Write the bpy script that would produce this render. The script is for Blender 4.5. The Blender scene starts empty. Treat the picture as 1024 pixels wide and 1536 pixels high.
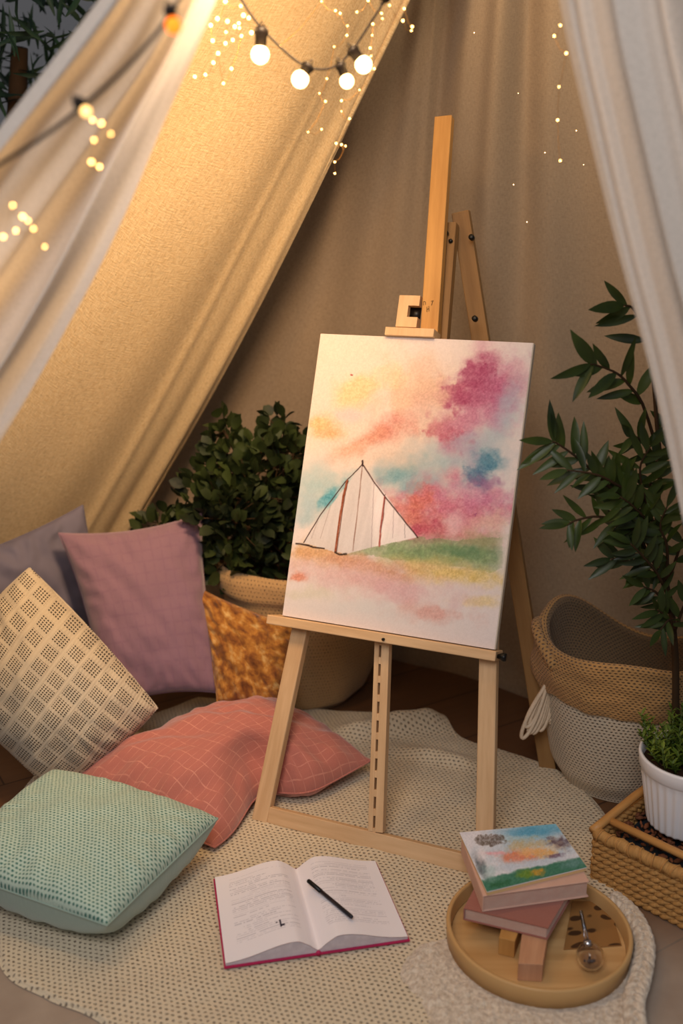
import bpy, bmesh, math, random
import numpy as np
from mathutils import Vector, Matrix, noise as mnoise
random.seed(7); rng = np.random.default_rng(7)
PI = math.pi
C = bpy.context.scene.collection
# ------------------------------------------------------------------ camera
CAMH, PITCH, FPX = 1.2, math.radians(16), 1500.0
cam = bpy.data.cameras.new('camera'); co = bpy.data.objects.new('camera', cam); C.objects.link(co)
co.location = (0, 0, CAMH); co.rotation_euler = (PI/2 - PITCH, 0, 0)
cam.sensor_fit = 'VERTICAL'; cam.sensor_height = 36; cam.lens = 36*FPX/1536
cam.dof.use_dof = True; cam.dof.focus_distance = 1.98; cam.dof.aperture_fstop = 2.0
cam.clip_start = 0.05
bpy.context.scene.camera = co
_c, _s = math.cos(PITCH), math.sin(PITCH)
# survey helpers: a sight line of the site survey met with the floor, a height or an upright plane
def ray(x, y):
    u = (x-512)/FPX; v = (y-768)/FPX
    return Vector((u, _c - v*_s, -_s - v*_c))
O = Vector((0, 0, CAMH))
def F(x, y, z=0.0):
    r = ray(x, y); return O + r*((z-CAMH)/r.z)
def D(x, y, Y):
    r = ray(x, y); return O + r*(Y/r.y)
# ------------------------------------------------------------------ colour + nodes
def lin(c):
    return tuple((x/255/12.92) if x/255 <= .04045 else ((x/255+.055)/1.055)**2.4 for x in c)
def c4(c): return (*lin(c), 1)
class NT:
    def __init__(s, name):
        s.m = bpy.data.materials.new(name); s.m.use_nodes = True
        s.t = s.m.node_tree; s.N = s.t.nodes; s.L = s.t.links
        s.b = s.N['Principled BSDF']; s.out = s.N['Material Output']
        s.b.inputs['Roughness'].default_value = .8
        s.b.inputs['Specular IOR Level'].default_value = .25
    def put(s, sock, v):
        if v is None: return
        if hasattr(v, 'is_output') or isinstance(v, bpy.types.NodeSocket): s.L.new(v, sock)
        else: sock.default_value = v
    def node(s, typ, **kw):
        n = s.N.new(typ)
        for k, v in kw.items():
            if k in n.inputs: s.put(n.inputs[k], v)
            else: setattr(n, k, v)
        return n
    def math(s, op, a, b=0.0, c=None):
        n = s.N.new('ShaderNodeMath'); n.operation = op
        s.put(n.inputs[0], a); s.put(n.inputs[1], b)
        if c is not None: s.put(n.inputs[2], c)
        return n.outputs[0]
    def mix(s, f, a, b, mode='MIX'):
        n = s.N.new('ShaderNodeMix'); n.data_type = 'RGBA'; n.blend_type = mode
        s.put(n.inputs[0], f)
        s.put(n.inputs[6], a if not isinstance(a, tuple) else (a if len(a) == 4 else c4(a)))
        s.put(n.inputs[7], b if not isinstance(b, tuple) else (b if len(b) == 4 else c4(b)))
        return n.outputs[2]
    def ramp(s, f, stops):
        n = s.N.new('ShaderNodeValToRGB'); s.L.new(f, n.inputs[0])
        e = n.color_ramp.elements
        while len(e) < len(stops): e.new(.5)
        for i, (p, c) in enumerate(stops):
            e[i].position = p
            e[i].color = c4(c) if isinstance(c, tuple) else (c, c, c, 1)
        return n.outputs[0]
    def uv(s, sx=1, sy=1, rot=0.0):
        t = s.N.new('ShaderNodeUVMap'); m = s.N.new('ShaderNodeMapping')
        s.L.new(t.outputs[0], m.inputs[0]); m.inputs['Scale'].default_value = (sx, sy, 1)
        m.inputs['Rotation'].default_value = (0, 0, rot); return m.outputs[0]
    def gen(s, sc=(1, 1, 1)):
        t = s.N.new('ShaderNodeTexCoord'); m = s.N.new('ShaderNodeMapping')
        s.L.new(t.outputs['Object'], m.inputs[0]); m.inputs['Scale'].default_value = sc; return m.outputs[0]
    def noise(s, vec, scale, detail=3, rough=.5):
        n = s.node('ShaderNodeTexNoise', Scale=scale, Detail=detail, Roughness=rough)
        s.L.new(vec, n.inputs['Vector']); return n.outputs[0]
    def warp(s, vec, scale, amt):
        n = s.node('ShaderNodeTexNoise', Scale=scale, Detail=2)
        s.L.new(vec, n.inputs['Vector'])
        a = s.N.new('ShaderNodeVectorMath'); a.operation = 'SUBTRACT'; s.L.new(n.outputs[1], a.inputs[0]); a.inputs[1].default_value = (.5, .5, .5)
        b = s.N.new('ShaderNodeVectorMath'); b.operation = 'SCALE'; s.L.new(a.outputs[0], b.inputs[0]); b.inputs[3].default_value = amt
        c = s.N.new('ShaderNodeVectorMath'); c.operation = 'ADD'; s.L.new(b.outputs[0], c.inputs[0]); s.L.new(vec, c.inputs[1])
        return c.outputs[0]
    def bump(s, h, strength=.4, dist=.002, prev=None):
        n = s.node('ShaderNodeBump', Strength=strength, Distance=dist)
        s.L.new(h, n.inputs['Height'])
        if prev is not None: s.L.new(prev, n.inputs['Normal'])
        return n.outputs[0]
    def done(s, col=None, nrm=None, rough=None, sheen=0, trans=0.0):
        if col is not None: s.put(s.b.inputs['Base Color'], c4(col) if isinstance(col, tuple) and len(col) == 3 else col)
        if nrm is not None: s.L.new(nrm, s.b.inputs['Normal'])
        if rough is not None: s.put(s.b.inputs['Roughness'], rough)
        if sheen: s.b.inputs['Sheen Weight'].default_value = sheen
        if trans:
            t = s.N.new('ShaderNodeBsdfTranslucent'); s.put(t.inputs[0], c4(col) if isinstance(col, tuple) else col)
            mx = s.N.new('ShaderNodeMixShader'); mx.inputs[0].default_value = trans
            s.L.new(s.b.outputs[0], mx.inputs[1]); s.L.new(t.outputs[0], mx.inputs[2]); s.L.new(mx.outputs[0], s.out.inputs[0])
        return s.m
def plain(name, col, rough=.6, metal=0, spec=.3, var=0.0, scale=20):
    n = NT(name); n.b.inputs['Metallic'].default_value = metal; n.b.inputs['Specular IOR Level'].default_value = spec
    c = c4(col)
    if var:
        f = n.noise(n.gen(), scale, 4)
        c = n.mix(f, tuple(max(0, k*(1-var)) for k in col), tuple(min(255, k*(1+var)) for k in col))
    return n.done(c, None, rough)
def emis(name, col, strength):
    n = NT(name); n.put(n.b.inputs['Emission Color'], c4(col)); n.b.inputs['Emission Strength'].default_value = strength
    return n.done(col)
def linen(name, a, b, trans=.2, scale=1.0, stain=None, bump=.6):
    n = NT(name)
    w = n.warp(n.uv(), 3, .01); slub = n.noise(n.uv(130*scale, 130*scale), 1, 4, .7)
    def st(v, sc):
        m = n.N.new('ShaderNodeMapping'); n.L.new(v, m.inputs[0]); m.inputs['Scale'].default_value = sc; return m.outputs[0]
    n1 = n.noise(st(w, (55*scale, 420*scale, 1)), 1, 3, .6)
    n2 = n.noise(st(w, (420*scale, 55*scale, 1)), 1, 3, .6)
    f = n.math('ADD', n1, n2); f = n.math('MULTIPLY_ADD', f, 1.9, -1.45)
    f = n.math('MINIMUM', n.math('MAXIMUM', f, 0.0), 1.0)
    col = n.mix(f, a, b)
    col = n.mix(n.ramp(slub, [(.50, 0.0), (.72, .40)]), col, tuple(k*.66 for k in a))
    big = n.noise(n.uv(), 2.2, 3)
    col = n.mix(n.math('MULTIPLY', big, .28), col, tuple(k*.8 for k in a))
    nb = n.bump(f, bump, .0012)
    return n.done(col, nb, .9, .2, trans)
def weave(name, yarn, gap, bw, rh, hole=.34, rot=0.0, yarn2=None, bump=.7, dist=.003, warp=.004, wsc=14, rough=.9, vcol=.25, hy=None, soft=.8, jit=.9):
    """open stitches: staggered dark eyelets between rounded yarns; uv in metres"""
    n = NT(name)
    v = n.warp(n.uv(rot=rot), wsc, warp)
    v = n.warp(v, 150, .0022)
    sp = n.N.new('ShaderNodeSeparateXYZ'); n.L.new(v, sp.inputs[0])
    y = n.math('MULTIPLY', sp.outputs[1], 1/rh); row = n.math('FLOOR', y)
    x = n.math('MULTIPLY_ADD', sp.outputs[0], 1/bw, n.math('MULTIPLY', n.math('FLOORED_MODULO', row, 2.0), .5))
    fx = n.math('SUBTRACT', n.math('FRACT', x), .5); fy = n.math('SUBTRACT', n.math('FRACT', y), .5)
    hy = hy or hole
    ax = n.math('DIVIDE', fx, hole); ay = n.math('DIVIDE', fy, hy)
    d = n.math('SQRT', n.math('ADD', n.math('MULTIPLY', ax, ax), n.math('MULTIPLY', ay, ay)))
    nz = n.noise(n.uv(), 260, 2); d = n.math('ADD', d, n.math('MULTIPLY_ADD', nz, jit, -jit/2+.12*jit))
    f = n.ramp(d, [(max(0, 1-soft), 0.0), (1.0, 1.0)])      # 0 in the eyelet, 1 on the yarn
    big = n.noise(n.uv(), 5, 3); fine = n.noise(n.uv(), 600, 2)
    yc = n.mix(fine, yarn2 or yarn, yarn)
    yc = n.mix(n.math('MULTIPLY', big, vcol*1.6), yc, tuple(k*.72 for k in yarn))
    col = n.mix(f, gap, yc)
    h = n.math('MULTIPLY_ADD', fine, .3, f)
    return n.done(col, n.bump(h, bump, dist), rough, .15)
def wood(name, a, b, along=(1, 1, 14), rough=.5, sc=12):
    n = NT(name)
    g = n.uv(60, 5)
    n1 = n.noise(g, 1, 5, .6); n2 = n.noise(n.uv(6, 2), 1, 2)
    f = n.math('ADD', n.math('MULTIPLY', n1, .65), n.math('MULTIPLY', n2, .35))
    f = n.ramp(f, [(.35, 0.0), (.65, 1.0)])
    col = n.mix(f, a, b)
    return n.done(col, n.bump(n1, .12, .001), rough)
def vcmat(name, rough=.7, bump=0.25, bs=600):
    n = NT(name); a = n.N.new('ShaderNodeVertexColor'); a.layer_name = 'paint'
    fine = n.noise(n.uv(), bs, 2)
    n.b.inputs['Specular IOR Level'].default_value = .15
    return n.done(a.outputs[0], n.bump(fine, bump, .0006), rough)
# ------------------------------------------------------------------ object helpers
def tag(o, label=None, cat=None, group=None, kind=None):
    if label: o['label'] = label
    if cat: o['category'] = cat
    if group: o['group'] = group
    if kind: o['kind'] = kind
    return o
def thing(name, label, cat, loc=(0, 0, 0), group=None):
    o = bpy.data.objects.new(name, None); C.objects.link(o); o.location = loc
    o.empty_display_size = .05
    return tag(o, label, cat, group)
class MB:
    """collects geometry (world coordinates unless stated) into one mesh"""
    def __init__(s): s.v = []; s.f = []; s.uv = []; s.mi = []
    def add(s, vs, fs, uvs=None, mi=0):
        k = len(s.v); s.v += [tuple(x) for x in vs]
        for i, f in enumerate(fs):
            s.f.append(tuple(k+j for j in f)); s.mi.append(mi)
            s.uv.append([tuple(uvs[j]) for j in f] if uvs is not None and len(uvs) == len(vs) else
                        (uvs[i] if uvs is not None else [(0, 0)]*len(f)))
    def box(s, o, ax, ay, az, uvrot=False):
        """o corner-centred origin: centre; half vectors ax, ay, az (az the long one gets uv v)"""
        o, ax, ay, az = map(Vector, (o, ax, ay, az))
        if ax.cross(ay).dot(az) < 0: ax = -ax
        L = [ax.length*2, ay.length*2, az.length*2]
        off = (o.x*3.1+o.z, o.y*2.3)
        for (n, p, q, lp, lq) in ((az, ax, ay, L[0], L[1]), (ax, ay, az, L[1], L[2]), (ay, az, ax, L[2], L[0])):
            for sg in (1, -1):
                c = o + n*sg
                vs = [c - p - q*sg, c + p - q*sg, c + p + q*sg, c - p + q*sg] if True else None
                if q is az: uvs = [(0, 0), (lp, 0), (lp, lq), (0, lq)]
                elif p is az: uvs = [(0, 0), (0, lp), (lq, lp), (lq, 0)]
                else: uvs = [(0, 0), (lp, 0), (lp, lq), (0, lq)]
                s.add(vs, [(0, 1, 2, 3)], [(a+off[0], b+off[1]) for a, b in uvs])
    def grid(s, fn, nu, nv, us=1.0, vs=1.0, close_u=False, mi=0, flip=False, uvfn=None):
        pts = []; uvs = []
        for j in range(nv+1):
            for i in range(nu+1):
                pts.append(fn(i/nu, j/nv)); uvs.append(uvfn(i/nu, j/nv) if uvfn else (i/nu*us, j/nv*vs))
        fs = []
        for j in range(nv):
            for i in range(nu):
                a = j*(nu+1)+i; q = (a, a+1, a+nu+2, a+nu+1)
                fs.append(q[::-1] if flip else q)
        s.add(pts, fs, uvs, mi)
    def tube(s, pts, rad, n=8, cap=True, uvscale=1.0):
        pts = [Vector(p) for p in pts]
        rads = rad if isinstance(rad, (list, tuple)) else [rad]*len(pts)
        t0 = (pts[1]-pts[0]).normalized()
        up = Vector((0, 0, 1)) if abs(t0.z) < .9 else Vector((1, 0, 0))
        nx = t0.cross(up).normalized(); vs = []; uvs = []; L = 0
        for k, p in enumerate(pts):
            t = (pts[min(k+1, len(pts)-1)] - pts[max(k-1, 0)]).normalized()
            nx = (nx - t*nx.dot(t)).normalized(); ny = t.cross(nx)
            if k: L += (p-pts[k-1]).length
            for i in range(n+1):
                a = 2*PI*i/n
                vs.append(p + (nx*math.cos(a)+ny*math.sin(a))*rads[k]); uvs.append((i/n*2*PI*rads[0]*uvscale, L*uvscale))
        fs = []
        for k in range(len(pts)-1):
            for i in range(n):
                a = k*(n+1)+i; fs.append((a, a+1, a+n+2, a+n+1))
        s.add(vs, fs, uvs)
        if cap:
            for k, rev in ((0, True), (len(pts)-1, False)):
                ring = [vs[k*(n+1)+i] for i in range(n)]
                s.add(ring, [tuple(range(n))[::-1] if rev else tuple(range(n))], [(0, 0)]*n)
    def lathe(s, prof, c, n=32, us=1.0, vs=1.0, fn=None):
        """prof list of (r,z); c centre; fn(angle, i) -> radial scale"""
        L = [0]
        for k in range(1, len(prof)): L.append(L[-1]+math.hypot(prof[k][0]-prof[k-1][0], prof[k][1]-prof[k-1][1]))
        R = max(p[0] for p in prof)
        pts = []; uvs = []
        for k, (r, z) in enumerate(prof):
            for i in range(n+1):
                a = 2*PI*i/n; rr = r*(fn(a, k) if fn else 1)
                pts.append((c[0]+rr*math.cos(a), c[1]+rr*math.sin(a), c[2]+z)); uvs.append((i/n*2*PI*R*us, L[k]*vs))
        fs = []
        for k in range(len(prof)-1):
            for i in range(n):
                a = k*(n+1)+i; fs.append((a, a+1, a+n+2, a+n+1))
        s.add(pts, fs, uvs)
    def build(s, name, mat, parent=None, smooth=True, bevel=0, merge=True, base=None, sub=0, solid=0):
        me = bpy.data.meshes.new(name)
        off = Vector((0, 0, 0))
        if parent is not None:
            p = parent
            while p is not None: off += p.location; p = p.parent
        if base is not None: off = Vector(base)
        me.from_pydata([tuple(Vector(v)-off) for v in s.v], [], s.f)
        uvl = me.uv_layers.new(name='UVMap')
        flat = [c for f in s.uv for uvp in f for c in uvp]
        uvl.data.foreach_set('uv', flat)
        for m in (mat if isinstance(mat, (list, tuple)) else [mat]): me.materials.append(m)
        me.polygons.foreach_set('material_index', s.mi)
        if merge:
            bm = bmesh.new(); bm.from_mesh(me); bmesh.ops.remove_doubles(bm, verts=bm.verts, dist=1e-5); bm.to_mesh(me); bm.free()
        if smooth:
            me.polygons.foreach_set('use_smooth', [True]*len(me.polygons))
        o = bpy.data.objects.new(name, me); C.objects.link(o)
        if parent is not None: o.parent = parent
        elif base is not None: o.location = base
        if bevel:
            m = o.modifiers.new('bevel', 'BEVEL'); m.width = bevel; m.segments = 2; m.limit_method = 'ANGLE'; m.angle_limit = math.radians(40)
            m.harden_normals = False
        if smooth and bevel:
            me.polygons.foreach_set('use_smooth', [False]*len(me.polygons))
        if solid:
            m = o.modifiers.new('solid', 'SOLIDIFY'); m.thickness = solid; m.offset = 0
        if sub:
            m = o.modifiers.new('sub', 'SUBSURF'); m.levels = sub; m.render_levels = sub
        return o
def bar(a, b, w, d, nrm, m=None):
    """rectangular bar from a to b; w across, d along nrm"""
    a, b, nrm = Vector(a), Vector(b), Vector(nrm); az = (b-a)/2; t = az.normalized()
    nn = (nrm - t*nrm.dot(t)).normalized(); x = t.cross(nn)
    m = m or MB(); m.box((a+b)/2, x*w/2, nn*d/2, az); return m
def catmull(P, t):
    n = len(P)-1; x = min(max(t, 0), 1)*n; i = min(int(x), n-1); f = x-i
    p0 = P[max(i-1, 0)] if i > 0 else P[0]*2-P[1]; p1 = P[i]; p2 = P[i+1]; p3 = P[i+2] if i+2 <= n else P[n]*2-P[n-1]
    return (p1*2 + (p2-p0)*f + (p0*2-p1*5+p2*4-p3)*f*f + (p1*3-p0-p2*3+p3)*f*f*f)*.5
def cloth(name, rows, nu, nv, disp, mat, us, vs, base, parent=None, solid=0, uvrot=0):
    g = {}
    rr = [[catmull(r, i/nu) for i in range(nu+1)] for r in rows]
    pts = [[catmull([rr[k][i] for k in range(len(rows))], j/nv) for i in range(nu+1)] for j in range(nv+1)]
    pts = [[p.copy() for p in r] for r in pts]
    nr = []
    for j in range(nv+1):
        for i in range(nu+1):
            du = pts[j][min(i+1, nu)] - pts[j][max(i-1, 0)]; dv = pts[min(j+1, nv)][i] - pts[max(j-1, 0)][i]
            n = du.cross(dv); n.normalize()
            if n.y > 0: n = -n
            nr.append(n)
    m = MB(); out = []; uvs = []
    for j in range(nv+1):
        for i in range(nu+1):
            out.append(pts[j][i] + nr[j*(nu+1)+i]*disp(i/nu, j/nv)); uvs.append((i/nu*us, j/nv*vs))
    fs = [(j*(nu+1)+i, j*(nu+1)+i+1, (j+1)*(nu+1)+i+1, (j+1)*(nu+1)+i) for j in range(nv) for i in range(nu)]
    m.add(out, fs, uvs)
    return m.build(name, mat, parent, base=base, merge=False, solid=solid)
def ns(x, y=0, z=0): return mnoise.noise(Vector((x, y, z)))
def sst(a, b, x):
    x = min(max((x-a)/(b-a), 0), 1); return x*x*(3-2*x)

# ------------------------------------------------------------------ materials
M_oak = wood('light_beech', (196, 158, 116), (222, 188, 146))
M_oak2 = wood('amber_beech', (172, 124, 66), (198, 150, 86))
M_oak3 = wood('shaded_beech', (132, 98, 58), (154, 118, 74))  # darker copy of the beech for the rear supports, their shade painted into the colour
M_black = plain('black_plastic', (16, 15, 14), .4)
M_metal = plain('dark_metal', (40, 36, 32), .35, .8)
M_white = plain('white_glaze', (236, 234, 236), .35, 0, .5)
M_soil = plain('soil', (52, 36, 26), .95, 0, .1, .4, 90)
M_stem = plain('stem', (58, 42, 26), .7, 0, .2, .2)
def leafmat(name, a, b, rough=.42):
    n = NT(name); f = n.noise(n.gen(), 9, 3); v = n.uv()
    f = n.ramp(f, [(.35, 0.0), (.65, 1.0)])
    n.b.inputs['Specular IOR Level'].default_value = .4
    c = n.mix(f, a, b)
    return n.done(c, None, rough, 0, .18)

# ------------------------------------------------------------------ room shell
# floor of brown boards, greyer near the front
n = NT('floor_boards')
g = n.gen()
br = n.N.new('ShaderNodeTexBrick')
mp = n.N.new('ShaderNodeMapping'); n.L.new(g, mp.inputs[0]); mp.inputs['Rotation'].default_value = (0, 0, math.radians(-32))
n.L.new(mp.outputs[0], br.inputs['Vector']); br.inputs['Scale'].default_value = 1
br.inputs['Brick Width'].default_value = 1.3; br.inputs['Row Height'].default_value = .19
br.inputs['Mortar Size'].default_value = .0025; br.inputs['Mortar Smooth'].default_value = .3
br.inputs['Color1'].default_value = c4((104, 72, 48)); br.inputs['Color2'].default_value = c4((118, 84, 56)); br.inputs['Mortar'].default_value = c4((48, 34, 26))
mp2 = n.N.new('ShaderNodeMapping'); n.L.new(mp.outputs[0], mp2.inputs[0]); mp2.inputs['Scale'].default_value = (4, 45, 1)
gr = n.noise(mp2.outputs[0], 1, 5, .6)
col = n.mix(n.math('MULTIPLY', gr, .7), br.outputs[0], (70, 50, 38))
sp = n.N.new('ShaderNodeSeparateXYZ'); n.L.new(g, sp.inputs[0])
fr = n.math('MINIMUM', n.math('MAXIMUM', n.math('MULTIPLY_ADD', sp.outputs[1], -5, -2.1), 0.0), 1.0)
gy = n.mix(n.noise(g, 14, 5), (150, 134, 120), (196, 182, 166))
col = n.mix(n.math('MULTIPLY', fr, .75), col, gy)
M_floor = n.done(col, n.bump(gr, .15, .002), .5)
m = MB(); m.box((0, 2.0, -.03), (2.6, 0, 0), (0, 2.6, 0), (0, 0, .03)); fo = m.build('floor', M_floor, base=(0, 2.0, 0), smooth=False); tag(fo, 'brown wooden floorboards of the tent', 'floor', kind='structure')

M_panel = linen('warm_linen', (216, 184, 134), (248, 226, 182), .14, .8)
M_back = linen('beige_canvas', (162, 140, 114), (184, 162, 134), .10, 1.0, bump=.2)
M_drape = linen('white_cotton', (216, 208, 198), (232, 224, 214), .30, 1.4, bump=.12)

# back wall canvas
bots = [F(150, 925), F(260, 942), F(400, 958), F(520, 972), F(610, 992), F(700, 1015), F(790, 1045), F(900, 1066), F(1024, 1095), F(1200, 1150), F(1400, 1240)]
tops = [D(x, -170, 2.35) for x in (470, 540, 590, 640, 690, 740, 790, 840, 900, 980, 1100)]
rows = []
for t in (0, .33, .66, 1):
    rows.append([tp.lerp(bt, t) + Vector((0, .10*math.sin(PI*t), .10*math.sin(PI*t))) for tp, bt in zip(tops, bots)])
def dback(u, v):
    k = (1-v)**.8
    a = (.028*math.sin(u*30+1.6*math.sin(u*9)+v*1.5) + .014*math.sin(u*57+v*2.2+1))*(.25+1.3*sst(.72, .48, u)) + .026*ns(u*7, v*1.0, 3)
    a += .02*math.exp(-((u-.36-.02*v)/.012)**2)
    return a*(k*.9+.10) + .012*ns(u*5, v*4, 7) + (.008 if v > .985 else 0)
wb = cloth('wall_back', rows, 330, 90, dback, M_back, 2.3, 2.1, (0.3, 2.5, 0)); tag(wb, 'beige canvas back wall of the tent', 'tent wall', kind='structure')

# left sloping panel, warm linen
cols = [((235, -110, 2.0), (-350, 700, 2.15)), ((400, -150, 2.0), (-250, 780, 2.3)), ((540, -180, 2.03), (-150, 900, 2.55)), ((610, -175, 2.08), (-20, 925, 2.68)),
        ((646, -140, 2.14), (70, 930, 2.76)), ((664, -110, 2.18), (118, 930, 2.84))]
rows = []
for t in (0, .25, .5, .75, 1):
    r = []
    for (a, b) in cols:
        A, B = D(*a), D(*b); sag = -.05*math.sin(PI*t)
        r.append(A.lerp(B, t) + Vector((.0, -sag*.4, sag)))
    rows.append(r)
def dleft(u, v):
    a = .010*math.sin(u*13+.8+v)*v + .004*math.sin(u*31+2)*v + .022*ns(u*3, v*1.5, 5)
    a += .020*math.exp(-((u-.93)/.035)**2)*v - .010*math.exp(-((u-.86)/.04)**2)*v
    a += .010*math.exp(-((u-.70-.05*v)/.02)**2)*v
    return a
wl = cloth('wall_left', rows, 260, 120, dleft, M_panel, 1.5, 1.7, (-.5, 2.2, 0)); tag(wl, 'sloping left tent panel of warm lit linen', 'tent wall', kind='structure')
# hem cord of that panel's free edge
m = MB(); m.tube([catmull([rows[k][-1] for k in range(5)], j/60) + Vector((0, -.01, 0)) for j in range(61)], .006, 6)
o = m.build('trim_1', M_panel, base=rows[2][-1]); tag(o, 'rolled hem along the free edge of the left tent panel', 'trim', kind='structure')

# foreground drape, left
R = [(-90, [168, 215, 250, 310, 362]), (60, [54, 112, 185, 240, 301]), (180, [-40, 24, 100, 170, 247]), (300, [-132, -56, 20, 105, 196]), (400, [-210, -130, -40, 55, 149]),
     (500, [-300, -190, -100, 0, 95]), (600, [-360, -250, -150, -60, 38]), (720, [-440, -330, -220, -120, -35]), (900, [-560, -440, -330, -230, -145])]
rows = []
for (y, xs) in R:
    rows.append([D(x, y+(12 if k == 0 else 0), 1.22 + .03*k + .02*(k % 2)) for k, x in enumerate(xs)])
def ddl(u, v):
    a = .022*math.sin(u*13+v*3.2)+.012*math.sin(u*27+v*6+1)
    a += .020*math.exp(-((u-.84)/.03)**2) - .020*sst(.86, .95, u) + .006*ns(u*6, v*4)
    a += .02*math.exp(-((u-.0)/.05)**2)
    return a
dr = cloth('tent_curtain', rows, 150, 110, ddl, M_drape, .7, 1.2, D(0, 700, 1.25)); tag(dr, 'white cotton tent curtain sweeping across the upper left, string light running over it', 'curtain')
# foreground drape, right
R = [(-60, 828), (60, 850), (190, 880), (300, 906), (400, 931), (500, 958), (600, 983), (700, 1005), (800, 1027), (950, 1075), (1100, 1130)]
rows = []
for (y, x0) in R:
    rows.append([D(x0 + dx, y, 1.30 - .02*k + (.015 if k % 2 else 0)) for k, dx in enumerate((0, 60, 130, 210, 300, 400))])
def ddr(u, v):
    return .016*math.sin(u*21+.5+v*.8) + .009*math.sin(u*47+v*2) + .007*ns(u*6, v*3, 9) - .01*math.exp(-(u/.03)**2)
dr2 = cloth('tent_curtain', rows, 150, 110, ddr, M_drape, .6, 1.3, D(1130, 1100, 1.3)); tag(dr2, 'white cotton tent curtain hanging down the right edge of the opening', 'curtain')

# ------------------------------------------------------------------ rug
LB = [F(*p) for p in ((300, 1048), (230, 1075), (120, 1110), (45, 1172), (20, 1230), (-10, 1330), (0, 1450), (70, 1500), (150, 1536), (260, 1640))]
RB = [F(*p) for p in ((590, 1080), (655, 1078), (700, 1112), (765, 1132), (850, 1165), (915, 1235), (935, 1320), (960, 1400), (968, 1520), (960, 1640))]
def rugp(u, v):
    a = catmull(LB, v); b = catmull(RB, v); p = a.lerp(b, u)
    z = .010 + .003*ns(p.x*7, p.y*7) + .002*ns(p.x*20, p.y*20, 4)
    # bunched fold at the back
    d = (Vector((p.x, p.y)) - Vector((.14, 2.22)))
    z += .050*math.exp(-((d.x)/.13)**2 - ((d.y-.18*d.x)/.035)**2)*(1+.4*ns(p.x*16, p.y*16))
    d = (Vector((p.x, p.y)) - Vector((.22, 2.08)))
    z += .018*math.exp(-((d.x-.3*d.y)/.10)**2 - ((d.y+.4*d.x)/.028)**2)*(1+.4*ns(p.x*16, p.y*16, 2))
    e = min(u, 1-u, v*1.2, 1-v)
    z = z*sst(-.001, .012, e) if e < .012 else z
    return Vector((p.x, p.y, max(z, .002)))
M_rug = weave('rug_knit', (244, 230, 202), (128, 104, 76), .0105, .0088, .36, rot=.25, yarn2=(206, 188, 156), bump=1.0, dist=.005, warp=.016, wsc=9, vcol=.25, hy=.32, jit=1.6)
m = MB(); m.grid(rugp, 300, 260, uvfn=lambda u, v: (rugp(u, v).x, rugp(u, v).y), flip=True)
rug = m.build('woven_rug', M_rug, base=(0, 1.8, 0), merge=False, smooth=True); tag(rug, 'cream chunky-knit rug spread over the floor under the easel and cushions', 'rug')

# fluffy throw at the front right with a braided edge
LT = [F(*p) for p in ((628, 1425), (600, 1470), (640, 1530), (650, 1640))]
RT = [F(*p) for p in ((925, 1352), (968, 1425), (962, 1500), (960, 1640))]
def thp(u, v):
    p = catmull(LT, v).lerp(catmull(RT, v), u)
    e = min(u, 1-u, v, 1)
    z = .010 + .010*sst(0, .06, e) + .004*ns(p.x*60, p.y*60, 1) + .0035*ns(p.x*160, p.y*160, 2)
    flat = sst(.13, .19, (Vector((p.x-.337, p.y-1.455))).length)
    z = z*flat + .010*(1-flat)
    return Vector((p.x, p.y, z))
n = NT('fluffy_wool'); a = n.noise(n.uv(), 110, 4, .7)
M_fluff = n.done(n.mix(n.ramp(a, [(.35, 0.0), (.6, 1.0)]), (178, 158, 134), (226, 212, 192)), n.bump(a, 1, .006), .95, .4)
tr = thing('throw_blanket', 'white fluffy throw with a braided edge under the round tray', 'blanket', (.35, 1.30, 0))
m = MB(); m.grid(thp, 170, 140, uvfn=lambda u, v: (thp(u, v).x, thp(u, v).y), flip=True); m.build('fleece', M_fluff, tr, merge=False)
m = MB()
path = [F(918, 1350, .02), F(948, 1378, .02), F(966, 1420, .02), F(960, 1470, .02), F(950, 1510, .02), F(958, 1580, .02)]
for s3 in range(3):
    pts = []
    for j in range(120):
        t = j/119; p = catmull(path, t); q = catmull(path, min(t+.01, 1)) - catmull(path, max(t-.01, 0)); q.normalize()
        sd = Vector((-q.y, q.x, 0)); ph = t*44+s3*2*PI/3
        pts.append(p + sd*.010*math.sin(ph) + Vector((0, 0, .005+.005*math.sin(2*ph))))
    m.tube(pts, .0085, 8)
m.build('braided_edge', M_fluff, tr)

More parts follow.
